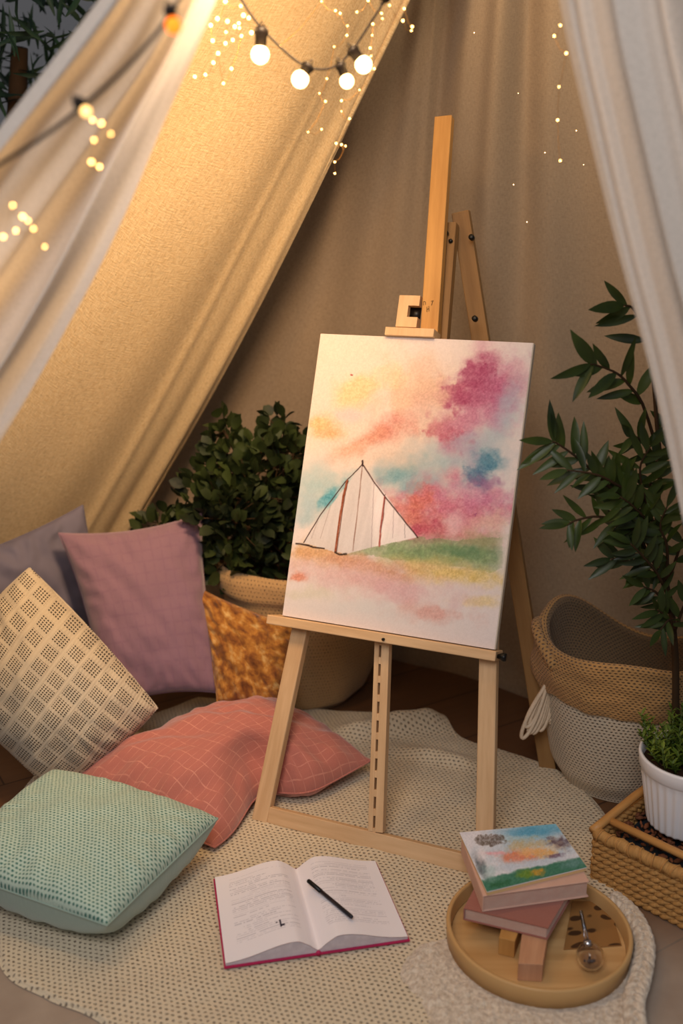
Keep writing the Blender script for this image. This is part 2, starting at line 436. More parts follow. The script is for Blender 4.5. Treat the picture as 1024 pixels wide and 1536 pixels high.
# ------------------------------------------------------------------ pillows
def pillow(name, label, cs, Tf, Tb, mf, mb=None, pinch=.08, seed=0, size=(.42, .42), N=90, wr=.004, pw=.42, seam_c=None, group=None, ppow=2, boxy=False, dent=None):
    c = [Vector(x) for x in cs]; cen = sum(c, Vector())/4
    low = min(v.z for v in c); base = Vector((cen.x, cen.y, max(0, low-.02)))
    t = thing(name, label, 'cushion', base, group)
    nrm = ((c[1]-c[0]) + (c[2]-c[3])).cross((c[3]-c[0]) + (c[2]-c[1])).normalized()
    if nrm.y > 0 or nrm.z < 0:
        pass
    to = (O - cen).normalized()
    if nrm.dot(to) < 0: nrm = -nrm
    def surf(side, T):
        def fn(a, b):
            u = a*2-1; v = b*2-1
            # denser near rims
            u = math.sin(u*PI/2); v = math.sin(v*PI/2)
            uu = u*(1 - pinch*(1-abs(v)**ppow)*abs(u)**1.5) ; vv = v*(1 - pinch*(1-abs(u)**ppow)*abs(v)**1.5)
            k, l = (uu+1)/2, (vv+1)/2
            p = c[0].lerp(c[1], k).lerp(c[3].lerp(c[2], k), l)
            e = max((1-u*u)*(1-v*v), 0)
            h = T*e**pw
            rim = math.exp(-((1-max(abs(u), abs(v)))/.30)**2)
            w = wr*(ns(u*2.2+seed, v*2.2, side*3) *1.6 + ns(u*5+seed, v*5, side)*.7)*e**.3
            ang = math.atan2(v, u)
            w += wr*.7*rim*math.sin(ang*22+3*ns(u*3+seed, v*3))*min(1, e*5)
            w += wr*1.3*ns(u*1.3+v*1.1+seed, u*4.5-v*3.5, 2)*e**.3
            h += w
            p = p + nrm*side*h
            if side < 0 and boxy:      # the back panel bulges outward below the seam
                p = p + ((p - cen) - nrm*((p-cen).dot(nrm)))*boxy*min(1, e*5)*math.exp(-e*3)
            if dent:
                dd_ = Vector((p.x-dent[0].x, p.y-dent[0].y)).length; p = p + dent[2]*math.exp(-(dd_/dent[1]*1.5)**2)
            if p.z < .012: p.z = .012 + (p.z-.012)*.04
            return p
        return fn
    m = MB(); m.grid(surf(1, Tf), N, N, uvfn=lambda a, b: (math.sin((a*2-1)*PI/2)*size[0]/2+.5, math.sin((b*2-1)*PI/2)*size[1]/2+.5))
    m.build('front_panel', mf, t, merge=False)
    m = MB(); m.grid(surf(-1, Tb), N//2, N//2, uvfn=lambda a, b: (math.sin((a*2-1)*PI/2)*size[0]/2+.5, math.sin((b*2-1)*PI/2)*size[1]/2+.5), flip=True)
    ob = m.build('back_panel', mb or mf, t, merge=False)
    # seam piping
    f1 = surf(1, 0); pts = []
    for k in range(81): pts.append(f1(k/80, 0))
    for k in range(1, 81): pts.append(f1(1, k/80))
    for k in range(1, 81): pts.append(f1(1-k/80, 1))
    for k in range(1, 81): pts.append(f1(0, 1-k/80))
    m = MB(); m.tube(pts, .0022, 6); m.build('seam', mb or mf, t)
    return t
# fabrics
def gridlines(name, base, line, pitch, w, warp=.01, trans=0, alt=None):
    n = NT(name); v = n.warp(n.uv(), 7, warp)
    sx = n.N.new('ShaderNodeSeparateXYZ'); n.L.new(v, sx.inputs[0])
    ln = None
    for k, ax in enumerate((0, 1)):
        q = n.math('FRACT', n.math('MULTIPLY', sx.outputs[ax], 1/pitch[k]))
        q = n.math('ABSOLUTE', n.math('SUBTRACT', q, .5)); q = n.math('LESS_THAN', n.math('SUBTRACT', .5, q), w)
        ln = q if ln is None else n.math('MAXIMUM', ln, q)
    brk = n.noise(n.uv(), 60, 2); ln = n.math('MULTIPLY', ln, n.ramp(brk, [(.35, 0.15), (.6, 1.0)]))
    f = n.noise(n.uv(), 420, 3, .7); g2 = n.noise(n.uv(), 7, 3)
    col = n.mix(f, tuple(k*.84 for k in base), base)
    col = n.mix(n.math('MULTIPLY', g2, .5), col, alt or tuple(k*.82 for k in base))
    col = n.mix(n.math('MULTIPLY', ln, .55), col, line)
    return n.done(col, n.bump(n.math('ADD', f, ln), .35, .0012, n.bump(g2, .6, .01)), .9, .4)
M_coral = gridlines('coral_linen', (200, 124, 112), (222, 158, 140), (.024, .018), .04, .016)
M_mauve = gridlines('mauve_linen', (146, 114, 134), (124, 94, 116), (.030, .030), .10, .006)
M_grey = plain('grey_cotton', (102, 99, 116), .9, 0, .1, .12, 12)
M_mintside = gridlines('mint_cotton', (160, 184, 170), (170, 192, 178), (.5, .5), .001, .01)
M_mint = weave('mint_weave', (206, 220, 204), (60, 112, 100), .0080, .0068, .48, rot=.05, yarn2=(150, 184, 170), bump=.5, dist=.002, warp=.012, wsc=6, vcol=.1, hy=.42, soft=.6)
# diamond knit: framed squares with pierced centres
n = NT('diamond_knit'); v = n.warp(n.uv(rot=.10), 6, .012)
sx = n.N.new('ShaderNodeSeparateXYZ'); n.L.new(v, sx.inputs[0])
def cellw(pitch, band):
    out = None
    for ax in (0, 1):
        q = n.math('FRACT', n.math('MULTIPLY', sx.outputs[ax], 1/pitch)); q = n.math('ABSOLUTE', n.math('SUBTRACT', q, .5))
        q = n.math('LESS_THAN', q, band); out = q if out is None else n.math('MULTIPLY', out, q)
    return out
inside = cellw(.040, .39); holes = cellw(.0058, .28)
rows_ = n.math('ABSOLUTE', n.math('SUBTRACT', n.math('FRACT', n.math('MULTIPLY', sx.outputs[0], 1/.0065)), .5))
dk = n.math('MULTIPLY', inside, holes)
f = n.noise(n.uv(), 500, 3, .7)
col = n.mix(f, (178, 166, 146), (214, 204, 184))
col = n.mix(n.math('MULTIPLY', rows_, .4), col, (176, 154, 120))
col = n.mix(n.math('MULTIPLY', dk, .92), col, (44, 38, 30))
h = n.math('SUBTRACT', 1.0, dk); h = n.math('MULTIPLY_ADD', rows_, -.5, h); h = n.math('MULTIPLY_ADD', inside, -.5, h)
M_knit = n.done(col, n.bump(h, .9, .003), .95, .1)
n = NT('mustard_print'); v = n.warp(n.uv(), 16, .03)
a = n.noise(v, 26, 4, .6); b_ = n.noise(v, 60, 2)
col = n.ramp(a, [(.30, (84, 48, 24)), (.43, (138, 88, 38)), (.55, (180, 126, 54)), (.70, (214, 180, 116))])
col = n.mix(n.math('MULTIPLY', b_, .4), col, (120, 66, 24))
M_must = n.done(col, n.bump(a, .8, .01), .8, .2)

pillow('cushion', 'plain grey cushion leaning at the back left under the tent slope', [D(-90, 850, 2.22), D(124, 758, 2.40), D(185, 985, 2.34), D(-60, 1040, 2.14)], .055, .05, M_grey, pinch=.06, seed=1, wr=.008)
pillow('cushion', 'dusty mauve square cushion standing upright between grey and mustard cushions', [D(88, 800, 2.26), D(302, 770, 2.36), D(334, 1040, 2.16), D(160, 1062, 2.10)], .07, .05, M_mauve, pinch=.09, seed=2, wr=.005)
pillow('cushion', 'mustard and brown floral print cushion in front of the burlap planter', [D(296, 882, 2.26), D(442, 940, 2.22), D(432, 1062, 2.12), D(326, 1052, 2.12)], .05, .03, M_must, pinch=.06, seed=3, wr=.008, size=(.3, .3))
pillow('cushion', 'beige diamond-pattern openwork knit cushion leaning at the far left', [D(44, 852, 2.06), D(236, 1062, 1.98), D(86, 1192, 1.90), D(-95, 1010, 1.94)], .125, .05, M_knit, pw=.5, pinch=-.05, seed=4, wr=.006, size=(.36, .36))
pillow('cushion', 'large coral pink cushion lying flat behind the left easel leg', [F(96, 1166, .065), F(392, 1050, .09), F(556, 1141, .055), F(322, 1272, .022)], .125, .05, M_coral, pinch=.0, seed=5, wr=.009, size=(.42, .42), pw=.55, dent=(F(398, 1240), .11, Vector((-.03, .085, 0))))
pillow('cushion', 'mint green and white woven cushion with plain pale green sides', [F(80, 1156, .17), F(326, 1228, .12), F(160, 1388, .090), F(-90, 1300, .115)], .060, .115, M_mint, M_mintside, pinch=.0, seed=6, wr=.004, size=(.36, .36), boxy=.10, pw=.36)

# ------------------------------------------------------------------ easel
yaw = math.radians(-22.77); lean = math.radians(20)
e_ = Vector((math.cos(yaw), math.sin(yaw), 0)); b_h = Vector((-math.sin(yaw), math.cos(yaw), 0))
up_ = b_h*math.sin(lean) + Vector((0, 0, math.cos(lean))); N_ = b_h*math.cos(lean) - Vector((0, 0, math.sin(lean)))
Lf, Rf = F(382, 1252), F(722, 1330); Mo = (Lf+Rf)/2
def E(s, t, n=0.0): return Mo + e_*s + up_*t - N_*n
def EP(px, py, n=0.0):
    r = ray(px, py); P0 = Mo - N_*n; return O + r*((P0-O).dot(N_)/r.dot(N_))
ez = thing('artist_easel', 'light beech A-frame easel standing on the rug, holding the painted canvas', 'easel', Vector((Mo.x, Mo.y, .013)))
def ebar(s0, t0, s1, t1, w, n0, n1, name, mat, bevel=.0015):
    m = MB(); bar(E(s0, t0, (n0+n1)/2), E(s1, t1, (n0+n1)/2), w, n1-n0, N_, m)
    return m.build(name, mat, ez, bevel=bevel)
legL = ebar(-.243, .016, -.165, 1.0, .035, -.042, -.018, 'leg', M_oak, .003)
legR = ebar(.236, .012, .128, 1.0, .035, -.042, -.018, 'leg', M_oak, .003)
ebar(-.225, .034, .218, .034, .034, -.038, -.020, 'bottom_rail', M_oak, .002)
ebar(-.20, .92, .17, .92, .034, -.062, -.0425, 'cross_rail', M_oak2)
ebar(-.272, .436, .213, .436, .019, -.045, .016, 'canvas_ledge', M_oak, .002)
# slotted lower mast: two rails, rungs between, dark backing
a0, a1 = E(.010, .052, -.03), E(-.028, .425, -.03)
m = MB(); ax = (a1-a0).normalized(); sd = ax.cross(N_).normalized()
if sd.dot(e_) < 0: sd = -sd
for off, w in ((-.0105, .010), (.0075, .0165)): bar(a0+sd*off, a1+sd*off, w, .020, N_, m)
for k in range(11):
    q = a0.lerp(a1, (k+.0)/10); 
    bar(q - sd*.0035 - ax*.007, q - sd*.0035 + ax*.007, .007, .018, N_, m)
lm = m.build('slotted_mast', M_oak, ez, bevel=.0008)
m = MB(); bar(a0 - sd*.003 + N_*.006, a1 - sd*.003 + N_*.006, .009, .004, N_, m); m.build('ratchet_strip', M_black, lm)
# upper mast
m = MB(); bar(EP(644, 520, -.03), EP(666.5, 177, -.03), .037, .022, N_, m); mast = m.build('mast', M_oak2, ez, bevel=.0015)
m = MB(); bar(EP(617, 620, -.03), EP(644, 520, -.03), .037, .022, N_, m); m.build('mast_sleeve', M_oak2, ez, bevel=.0015)
# clamp block with a square window and the small upper ledge
cl = EP(626, 470, -.004); w2 = .033; h2 = .027
m = MB()
Cc = EP(614, 469, -.030)
for (ds, dt, hw, hh) in ((-.0115, 0, .0110, .033), (.0110, .0225, .0115, .0105), (.0110, -.0225, .0115, .0105)):
    m.box(Cc + e_*ds + up_*dt, e_*hw, N_*.0115, up_*hh)
ck = m.build('clamp_block', M_oak, ez, smooth=False, merge=False)
m = MB(); m.box(Cc + e_*.0105 + N_*.006, e_*.0120, N_*.002, up_*.0125); m.build('clamp_window', M_black, ck)
Cu = EP(616, 500, .0)
m = MB(); m.box(Cu + N_*.012, e_*.052, N_*.024, up_*.0085); m.build('upper_ledge', M_oak, ez, bevel=.001)
m = MB()
for (x, y, x2, y2) in ((635, 452, 635, 458), (635, 452, 638, 453), (638, 453, 638, 457), (640, 460, 640, 468), (643, 459, 643, 467), (640, 464, 643, 463), (646, 452, 650, 451), (649, 451, 647, 458)):
    m.tube([EP(x, y, -.0185), EP(x2, y2, -.0185)], .0005, 4)
m.build('pencil_mark', M_metal, mast)
# rear supports
P1, P2 = EP(691, 318, -.085), F(822, 1152, .006)
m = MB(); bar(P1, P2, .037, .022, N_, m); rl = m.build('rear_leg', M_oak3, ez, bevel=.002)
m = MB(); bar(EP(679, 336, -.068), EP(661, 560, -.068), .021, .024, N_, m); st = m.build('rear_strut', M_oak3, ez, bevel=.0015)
m = MB(); bar(EP(657, 415, -.052), EP(655, 520, -.052), .016, .018, N_, m); m.build('mast_guide', M_oak2, ez, bevel=.0015)
def bolt(px, py, n, name='bolt', r=.0045, par=None, mat=M_black):
    p = EP(px, py, n); m = MB()
    m.tube([p + N_*.006, p - N_*.004, p - N_*.006], [r, r, r*.6], 10); m.build(name, mat, par or ez)
bolt(676, 362, -.056, par=st); bolt(707, 356, -.070, par=rl, r=.006); bolt(712, 478, -.075, par=rl, r=.006)
bolt(669, 349, -.045); bolt(656, 463, -.040); bolt(575, 959, .017, 'screw', .003, mat=M_metal)
p = E(.221, .436, .0); m = MB(); m.tube([p - e_*.008, p + e_*.004, p + e_*.009], [.004, .0085, .0075], 14); m.build('knob', M_black, ez)

# ------------------------------------------------------------------ numpy painting helpers
def vnoise(X, Y, seed):
    r = np.random.default_rng(seed); G = r.random((260, 260))
    xi = np.floor(X).astype(int); yi = np.floor(Y).astype(int); fx = X-xi; fy = Y-yi
    fx = fx*fx*(3-2*fx); fy = fy*fy*(3-2*fy); xi %= 259; yi %= 259
    return (G[yi, xi]*(1-fx)+G[yi, xi+1]*fx)*(1-fy) + (G[yi+1, xi]*(1-fx)+G[yi+1, xi+1]*fx)*fy
def fbm(X, Y, sc, seed, oc=5, rough=.55):
    a = 1; t = 0; o = np.zeros_like(X); X = X/sc+50; Y = Y/sc+50
    for k in range(oc):
        o += a*vnoise(X*2**k + 7*k, Y*2**k + 3*k, seed+k); t += a; a *= rough
    return o/t
def ss(a, b, x):
    x = np.clip((x-a)/(b-a), 0, 1); return x*x*(3-2*x)
def blob(col, X, Y, x, y, rx, ry, ang, c, st, rough=.9, sc=90, seed=1, soft=.55, gain=1.0):
    a = math.radians(ang); dx = X-x; dy = Y-y
    u = (dx*math.cos(a)+dy*math.sin(a))/rx; v = (-dx*math.sin(a)+dy*math.cos(a))/ry
    d = np.sqrt(u*u+v*v) + (fbm(X, Y, sc, seed)-.5)*2*rough
    m = ss(1.15, 1.15-soft, d)*st*(.55+.9*np.clip(fbm(X, Y, sc*.55, seed+40)-.15, 0, 1))
    m = np.clip(m*gain, 0, 1)[..., None]
    return col*(1-m) + np.array(c, float)*m
def stroke(col, X, Y, pts, w, c, st=1.0, wob=2.0, seed=3):
    Xw = X + (fbm(X, Y, 40, seed)-.5)*wob*2; Yw = Y + (fbm(X, Y, 40, seed+9)-.5)*wob*2
    dm = np.full(X.shape, 1e9)
    for (a, b) in zip(pts[:-1], pts[1:]):
        ax, ay = a; bx, by = b; vx, vy = bx-ax, by-ay
        t = np.clip(((Xw-ax)*vx+(Yw-ay)*vy)/(vx*vx+vy*vy+1e-9), 0, 1)
        dm = np.minimum(dm, np.hypot(Xw-ax-t*vx, Yw-ay-t*vy))
    m = (ss(w+1.2, w-.6, dm)*st)[..., None]
    return col*(1-m)+np.array(c, float)*m
def poly(X, Y, pts):
    ins = np.zeros(X.shape, bool); j = len(pts)-1
    for i in range(len(pts)):
        xi, yi = pts[i]; xj, yj = pts[j]
        ins ^= ((yi > Y) != (yj > Y)) & (X < (xj-xi)*(Y-yi)/(yj-yi+1e-9)+xi); j = i
    return ins
def painted(name, fn, nu, nv, colfn, mat, parent, us, vs):
    """grid mesh whose vertices carry computed paint colours; fn(u,v)->world, v downwards"""
    m = MB(); m.grid(fn, nu, nv, us, vs, flip=True)
    o = m.build(name, mat, parent, merge=False)
    U, V = np.meshgrid(np.linspace(0, 1, nu+1), np.linspace(0, 1, nv+1))
    col = np.clip(colfn(U, V), 0, 255)/255
    l = np.where(col <= .04045, col/12.92, ((col+.055)/1.055)**2.4)
    at = o.data.color_attributes.new('paint', 'FLOAT_COLOR', 'POINT')
    at.data.foreach_set('color', np.concatenate([l, np.ones(l.shape[:2]+(1,))], 2).astype(np.float32).ravel())
    return o
M_paint = vcmat('watercolour', .75, .3, 500)
M_page = vcmat('printed_page', .7, .1, 300)
M_canvas = plain('canvas_cloth', (214, 198, 176), .9, 0, .1)

# canvas painting
ctl, ctr = (-.2425, 1.044), (.2045, 1.044); cbl, cbr = (-.2465, .447), (.2085, .447)
cv = thing('canvas_painting', 'watercolour of a white ridge tent under pink and blue clouds, resting on the easel ledge', 'painting', E(-.02, .447, -.009))
def cvp(s0, t0, n): return E(s0, t0, n)
m = MB(); m.box(E(-.019, .7455, -.0095), e_*.2265, N_*.0085, up_*.2985); m.build('stretched_canvas', M_canvas, cv, bevel=.0015)
def pcol(U, V):
    # sheet coordinates used when sketching the picture: 1000 x 1268
    X = (200*(1-U)+970*U)*(1-V) + (52*(1-U)+830*U)*V
    Y = (48*(1-U)+80*U)*(1-V) + (1078*(1-U)+1205*U)*V
    col = np.ones(X.shape+(3,))*np.array((228, 217, 215.))
    def B(x, y, rx, ry, ang, c, st, rough=.9, sc=90, seed=1, soft=.55):
        k = np.array(c, float); k = k*.80 + k.mean()*.10 + 22
        c1 = blob(col, X, Y, x, y, rx*1.6, ry*1.7, ang, k, st*.70, rough*1.2, sc, seed, 1.0)
        return blob(c1, X, Y, x, y, rx*.95, ry*.95, ang, k, st*.84, rough*1.5, sc*.7, seed+200, min(soft*1.6, .95))
    col = B(400, 380, 330, 330, -20, (240, 206, 180), .62, rough=.5, sc=200, seed=11, soft=.9)
    col = B(300, 150, 300, 150, 0, (240, 218, 200), .5, rough=.5, sc=160, seed=12, soft=.9)
    col = B(560, 260, 120, 90, -20, (232, 184, 148), .7, sc=100, seed=13, soft=.8)
    col = B(375, 240, 95, 42, -22, (230, 204, 142), .85, rough=.7, sc=70, seed=14, soft=.5)
    col = B(320, 285, 50, 28, -20, (230, 206, 150), .6, rough=.7, sc=60, seed=15)
    col = B(205, 385, 62, 40, 15, (230, 186, 112), .85, rough=.6, sc=60, seed=16, soft=.6)
    col = B(235, 415, 50, 22, 0, (224, 170, 110), .6, rough=.6, sc=50, seed=17)
    col = B(300, 350, 80, 30, 0, (230, 196, 196), .7, rough=.6, sc=80, seed=18, soft=.8)
    col = B(465, 395, 85, 42, -28, (222, 128, 112), .85, rough=.7, sc=70, seed=19, soft=.6)
    col = B(380, 440, 120, 26, -24, (226, 142, 112), .75, rough=.7, sc=60, seed=20)
    col = B(300, 480, 70, 26, -15, (232, 168, 136), .6, rough=.7, sc=60, seed=21)
    # blue grey sky sweep, rising to the right
    col = B(640, 540, 210, 58, -14, (140, 176, 190), .8, rough=.8, sc=110, seed=22, soft=.8)
    col = B(820, 430, 60, 210, 28, (168, 188, 198), .8, rough=.6, sc=110, seed=23, soft=.8)
    col = B(490, 570, 80, 34, -20, (104, 160, 172), .75, rough=.8, sc=60, seed=24)
    col = B(570, 620, 60, 28, 0, (110, 160, 178), .6, rough=.8, sc=60, seed=25)
    col = B(470, 500, 90, 40, 10, (222, 196, 176), .5, rough=.6, sc=80, seed=26)
    # magenta cloud
    col = B(820, 270, 110, 150, 25, (206, 132, 164), .85, rough=.7, sc=100, seed=27, soft=.7)
    col = B(790, 225, 88, 62, -10, (166, 52, 98), .95, rough=.9, sc=60, seed=28, soft=.45)
    col = B(705, 285, 60, 48, 10, (170, 56, 100), .9, rough=.9, sc=50, seed=29, soft=.4)
    col = B(860, 250, 60, 70, 20, (190, 84, 130), .7, rough=.8, sc=60, seed=30)
    col = B(660, 410, 55, 36, 20, (186, 64, 90), .95, rough=.9, sc=45, seed=31, soft=.45)
    col = B(730, 380, 70, 60, -30, (196, 104, 140), .8, rough=.8, sc=60, seed=32, soft=.6)
    col = B(750, 470, 60, 60, 40, (164, 136, 172), .6, rough=.7, sc=60, seed=33, soft=.7)
    col = B(900, 215, 40, 40, 0, (208, 140, 160), .6, rough=.8, sc=50, seed=34)
    col = B(600, 300, 70, 80, 0, (222, 168, 150), .5, rough=.7, sc=80, seed=35)
    col = B(880, 300, 30, 80, 15, (168, 180, 200), .6, rough=.6, sc=60, seed=36)
    col = B(815, 522, 36, 36, 0, (62, 128, 158), .95, rough=.6, sc=40, seed=37, soft=.5)
    col = B(768, 575, 46, 36, -15, (58, 112, 150), .95, rough=.8, sc=40, seed=38, soft=.5)
    # lower pink bank
    col = B(690, 700, 190, 78, 4, (206, 92, 124), .95, rough=.7, sc=70, seed=39, soft=.5)
    col = B(580, 665, 50, 38, 0, (220, 104, 92), .9, rough=.8, sc=50, seed=40)
    col = B(560, 730, 70, 36, 20, (224, 120, 96), .85, rough=.7, sc=60, seed=41)
    col = B(620, 775, 90, 34, 8, (190, 56, 84), .9, rough=.8, sc=50, seed=42)
    col = B(780, 650, 90, 44, 0, (206, 110, 152), .8, rough=.8, sc=50, seed=43)
    col = B(800, 600, 50, 24, 0, (150, 90, 140), .7, rough=.8, sc=40, seed=44)
    col = B(740, 790, 110, 40, 0, (226, 150, 140), .7, rough=.7, sc=60, seed=45, soft=.7)
    col = B(690, 745, 30, 60, 20, (236, 190, 196), .7, rough=.6, sc=50, seed=46)
    col = B(820, 740, 60, 30, 0, (234, 190, 170), .7, rough=.6, sc=50, seed=47)
    # left teal behind tent
    col = B(190, 610, 90, 60, 0, (150, 190, 196), .8, rough=.6, sc=90, seed=48, soft=.8)
    col = B(235, 650, 80, 24, -42, (62, 156, 178), .95, rough=.6, sc=50, seed=49)
    col = B(150, 700, 60, 50, -30, (160, 190, 200), .7, rough=.7, sc=70, seed=50, soft=.8)
    # ground
    grass = poly(X, Y + (fbm(X, Y, 25, 60)-.5)*26, [(280, 858), (380, 838), (470, 818), (560, 798), (700, 812), (860, 795), (860, 900), (820, 930), (700, 905), (560, 890), (420, 870)])
    col = B(640, 860, 230, 44, 4, (126, 160, 104), .95, rough=.5, sc=60, seed=61, soft=.4)
    col = np.where(grass[..., None], col*.5+np.array((128, 152, 104.))*.5*(.7+.6*fbm(X, Y, 8, 62)[..., None]), col)
    col = B(730, 850, 90, 20, 0, (84, 130, 84), .7, rough=.9, sc=30, seed=63)
    col = B(800, 810, 60, 26, 0, (150, 150, 100), .6, rough=.7, sc=40, seed=64)
    col = B(690, 930, 190, 34, 6, (232, 196, 96), .9, rough=.6, sc=70, seed=65, soft=.6)
    col = B(600, 905, 110, 20, 4, (222, 190, 120), .8, rough=.6, sc=50, seed=66)
    col = B(790, 1030, 90, 20, 0, (236, 206, 136), .7, rough=.7, sc=50, seed=67)
    col = B(160, 850, 85, 34, 6, (222, 162, 96), .95, rough=.6, sc=50, seed=68, soft=.5)
    col = B(360, 895, 170, 26, 8, (212, 142, 96), .9, rough=.6, sc=50, seed=69)
    col = B(470, 935, 70, 18, 8, (206, 140, 84), .8, rough=.7, sc=40, seed=70)
    col = B(330, 935, 220, 42, 8, (224, 172, 168), .85, rough=.6, sc=70, seed=71, soft=.6)
    col = B(110, 940, 30, 16, 0, (226, 130, 100), .9, rough=.7, sc=30, seed=72)
    col = B(480, 990, 170, 40, 8, (220, 168, 174), .8, rough=.7, sc=70, seed=73)
    col = B(610, 1075, 120, 26, 6, (224, 160, 150), .85, rough=.7, sc=60, seed=74)
    col = B(170, 1000, 100, 26, 0, (216, 208, 186), .7, rough=.7, sc=60, seed=75)
    col = B(380, 1060, 200, 40, 6, (212, 212, 212), .5, rough=.6, sc=80, seed=76, soft=.8)
    # the tent
    tent = poly(X, Y, [(135, 815), (362, 530), (565, 798), (470, 818), (380, 838), (300, 858), (255, 850)])
    sh = (246, 238, 238)
    str_ = .93+.10*fbm(X+Y*.25, Y*.08, 14, 80)
    tc = np.array(sh, float)*str_[..., None]
    tc = tc*(1-.10*ss(420, 380, X)[..., None]) 
    col = np.where(tent[..., None], tc*.92+col*.08, col)
    S = lambda pts, w, c, st=1.0, wob=1.5: stroke(col, X, Y, pts, w, c, st, wob)
    col = S([(135, 815), (200, 715), (300, 590), (362, 530)], 1.6, (70, 50, 48))
    col = S([(362, 530), (400, 590), (470, 680), (565, 798)], 2.0, (72, 40, 40))
    col = S([(362, 518), (362, 535)], 3, (60, 40, 40))
    col = S([(304, 590), (288, 650), (270, 760), (258, 852)], 3.6, (150, 84, 58))
    col = S([(308, 590), (293, 650), (276, 760), (263, 852)], 1.0, (90, 50, 40))
    col = S([(360, 540), (350, 640), (335, 760), (325, 846)], 1.6, (140, 104, 92), .8)
    col = S([(444, 650), (436, 720), (428, 780), (424, 830)], 3.2, (170, 88, 78), .9)
    col = S([(446, 640), (440, 720), (430, 780)], 1.0, (90, 50, 50), .8)
    col = S([(404, 600), (400, 700), (394, 838)], .9, (150, 130, 140), .6)
    col = S([(240, 680), (200, 800)], .9, (150, 130, 130), .5); col = S([(190, 735), (165, 800)], .9, (150, 130, 130), .5)
    col = S([(478, 690), (474, 800)], .9, (150, 130, 140), .5); col = S([(518, 750), (518, 800)], .9, (120, 110, 120), .6)
    col = S([(105, 818), (150, 824), (168, 830)], 3, (60, 44, 38)); col = S([(170, 832), (215, 838)], 2.4, (60, 44, 38))
    col = S([(258, 852), (275, 858), (300, 856)], 3, (70, 56, 46), 1, 5)
    col = S([(318, 200), (322, 201)], 2.5, (150, 40, 40)); col = S([(765, 715), (772, 710), (768, 720)], 1.2, (150, 70, 120), .7)
    # paper grain
    gn = (fbm(X, Y, 3.5, 90, 2)-.5)[..., None]*9
    ex = np.clip((X-835)/40, 0, 1)*np.clip((Y-790)/20, 0, 1)*np.clip((960-Y)/30, 0, 1)*(.4+fbm(X, Y, 20, 97))
    col = col*(1-np.clip(ex, 0, 1)[..., None])+np.array((226, 214, 208.))*np.clip(ex, 0, 1)[..., None]
    sat = (col.max(2)-col.min(2))[..., None]/90
    g2 = (fbm(X, Y, 5, 95, 2)-.5)[..., None]*46*np.clip(sat, 0, 1)
    return col*.97 + gn + g2
painted('painted_face', lambda u, v: E(-.2440+(.2440+.2055)*u, 1.0435-(1.0435-.4475)*v, .0006), 330, 430, pcol, M_paint, cv, .45, .6)

# ------------------------------------------------------------------ open book and pen
bl, brr, fr_, fl = F(322, 1331), F(563, 1306), F(612, 1421), F(338, 1462)
bk = thing('open_book', 'open hardback with magenta cover and white printed pages on the rug', 'book', Vector(((bl+fr_)/2).to_tuple()[:2]+(.012,)))
zb = .014
def BP(a, b, z):   # a across 0..1 left to right, b 0 back .. 1 front
    p = bl.lerp(brr, a).lerp(fl.lerp(fr_, a), b); return Vector((p.x, p.y, zb+z))
M_cover = plain('magenta_cloth', (176, 34, 84), .6, 0, .3, .08, 40)
M_edge = gridlines('page_edges', (226, 214, 218), (180, 168, 176), (5, .0016), .2, .0004)
m = MB()
for (a0_, a1_) in ((-.006, .49), (.51, 1.006)):
    p = [BP(a0_, -.012, 0), BP(a1_, -.012, 0), BP(a1_, 1.014, 0), BP(a0_, 1.014, 0)]
    t_ = [q + Vector((0, 0, .003)) for q in p]
    m.add(p+t_, [(0, 1, 2, 3), (4, 7, 6, 5), (0, 4, 5, 1), (1, 5, 6, 2), (2, 6, 7, 3), (3, 7, 4, 0)])
cover = m.build('cover', M_cover, bk, smooth=False)
m = MB(); m.tube([BP(.5, -.014, .0028), BP(.5, .5, .0028), BP(.5, 1.016, .0028)], .0045, 10); m.build('spine', M_cover, bk)
def prof(x):  # x 0 at spine .. 1 at fore edge
    return .0068 + .021*math.exp(-((x-.28)/.42)**2)*sst(-.05, .24, x) + .004*(1-x)*sst(0, .1, x)
def pagecol(seed, blank_mark):
    def f(U, V):
        X = U*1000; Y = V*1400
        col = np.ones(X.shape+(3,))*np.array((238, 234, 240.))
        r = random.Random(seed); y = 110
        while y < 1180:
            if r.random() < .10: y += 26
            x0 = 150 + (r.random() < .25)*r.uniform(10, 260); x1 = 860 - (r.random() < .4)*r.uniform(0, 420)
            dark = r.uniform(.10, .34)
            line = (np.abs(Y-y) < 6) & (X > x0) & (X < x1) & (vnoise(X/13, Y*0+y*1.7, 5+seed) > .30)
            col = np.where(line[..., None], col*(1-dark)+np.array((110, 108, 124.))*dark, col); y += 31
        if blank_mark:
            for (x, yy, w, h) in ((640, 1075, 10, 60), (655, 1110, 26, 14), (600, 1050, 10, 10)):
                k = (np.abs(X-x) < w) & (np.abs(Y-yy) < h); col = np.where(k[..., None], np.array((50, 44, 60.)), col)
        return col
    return f
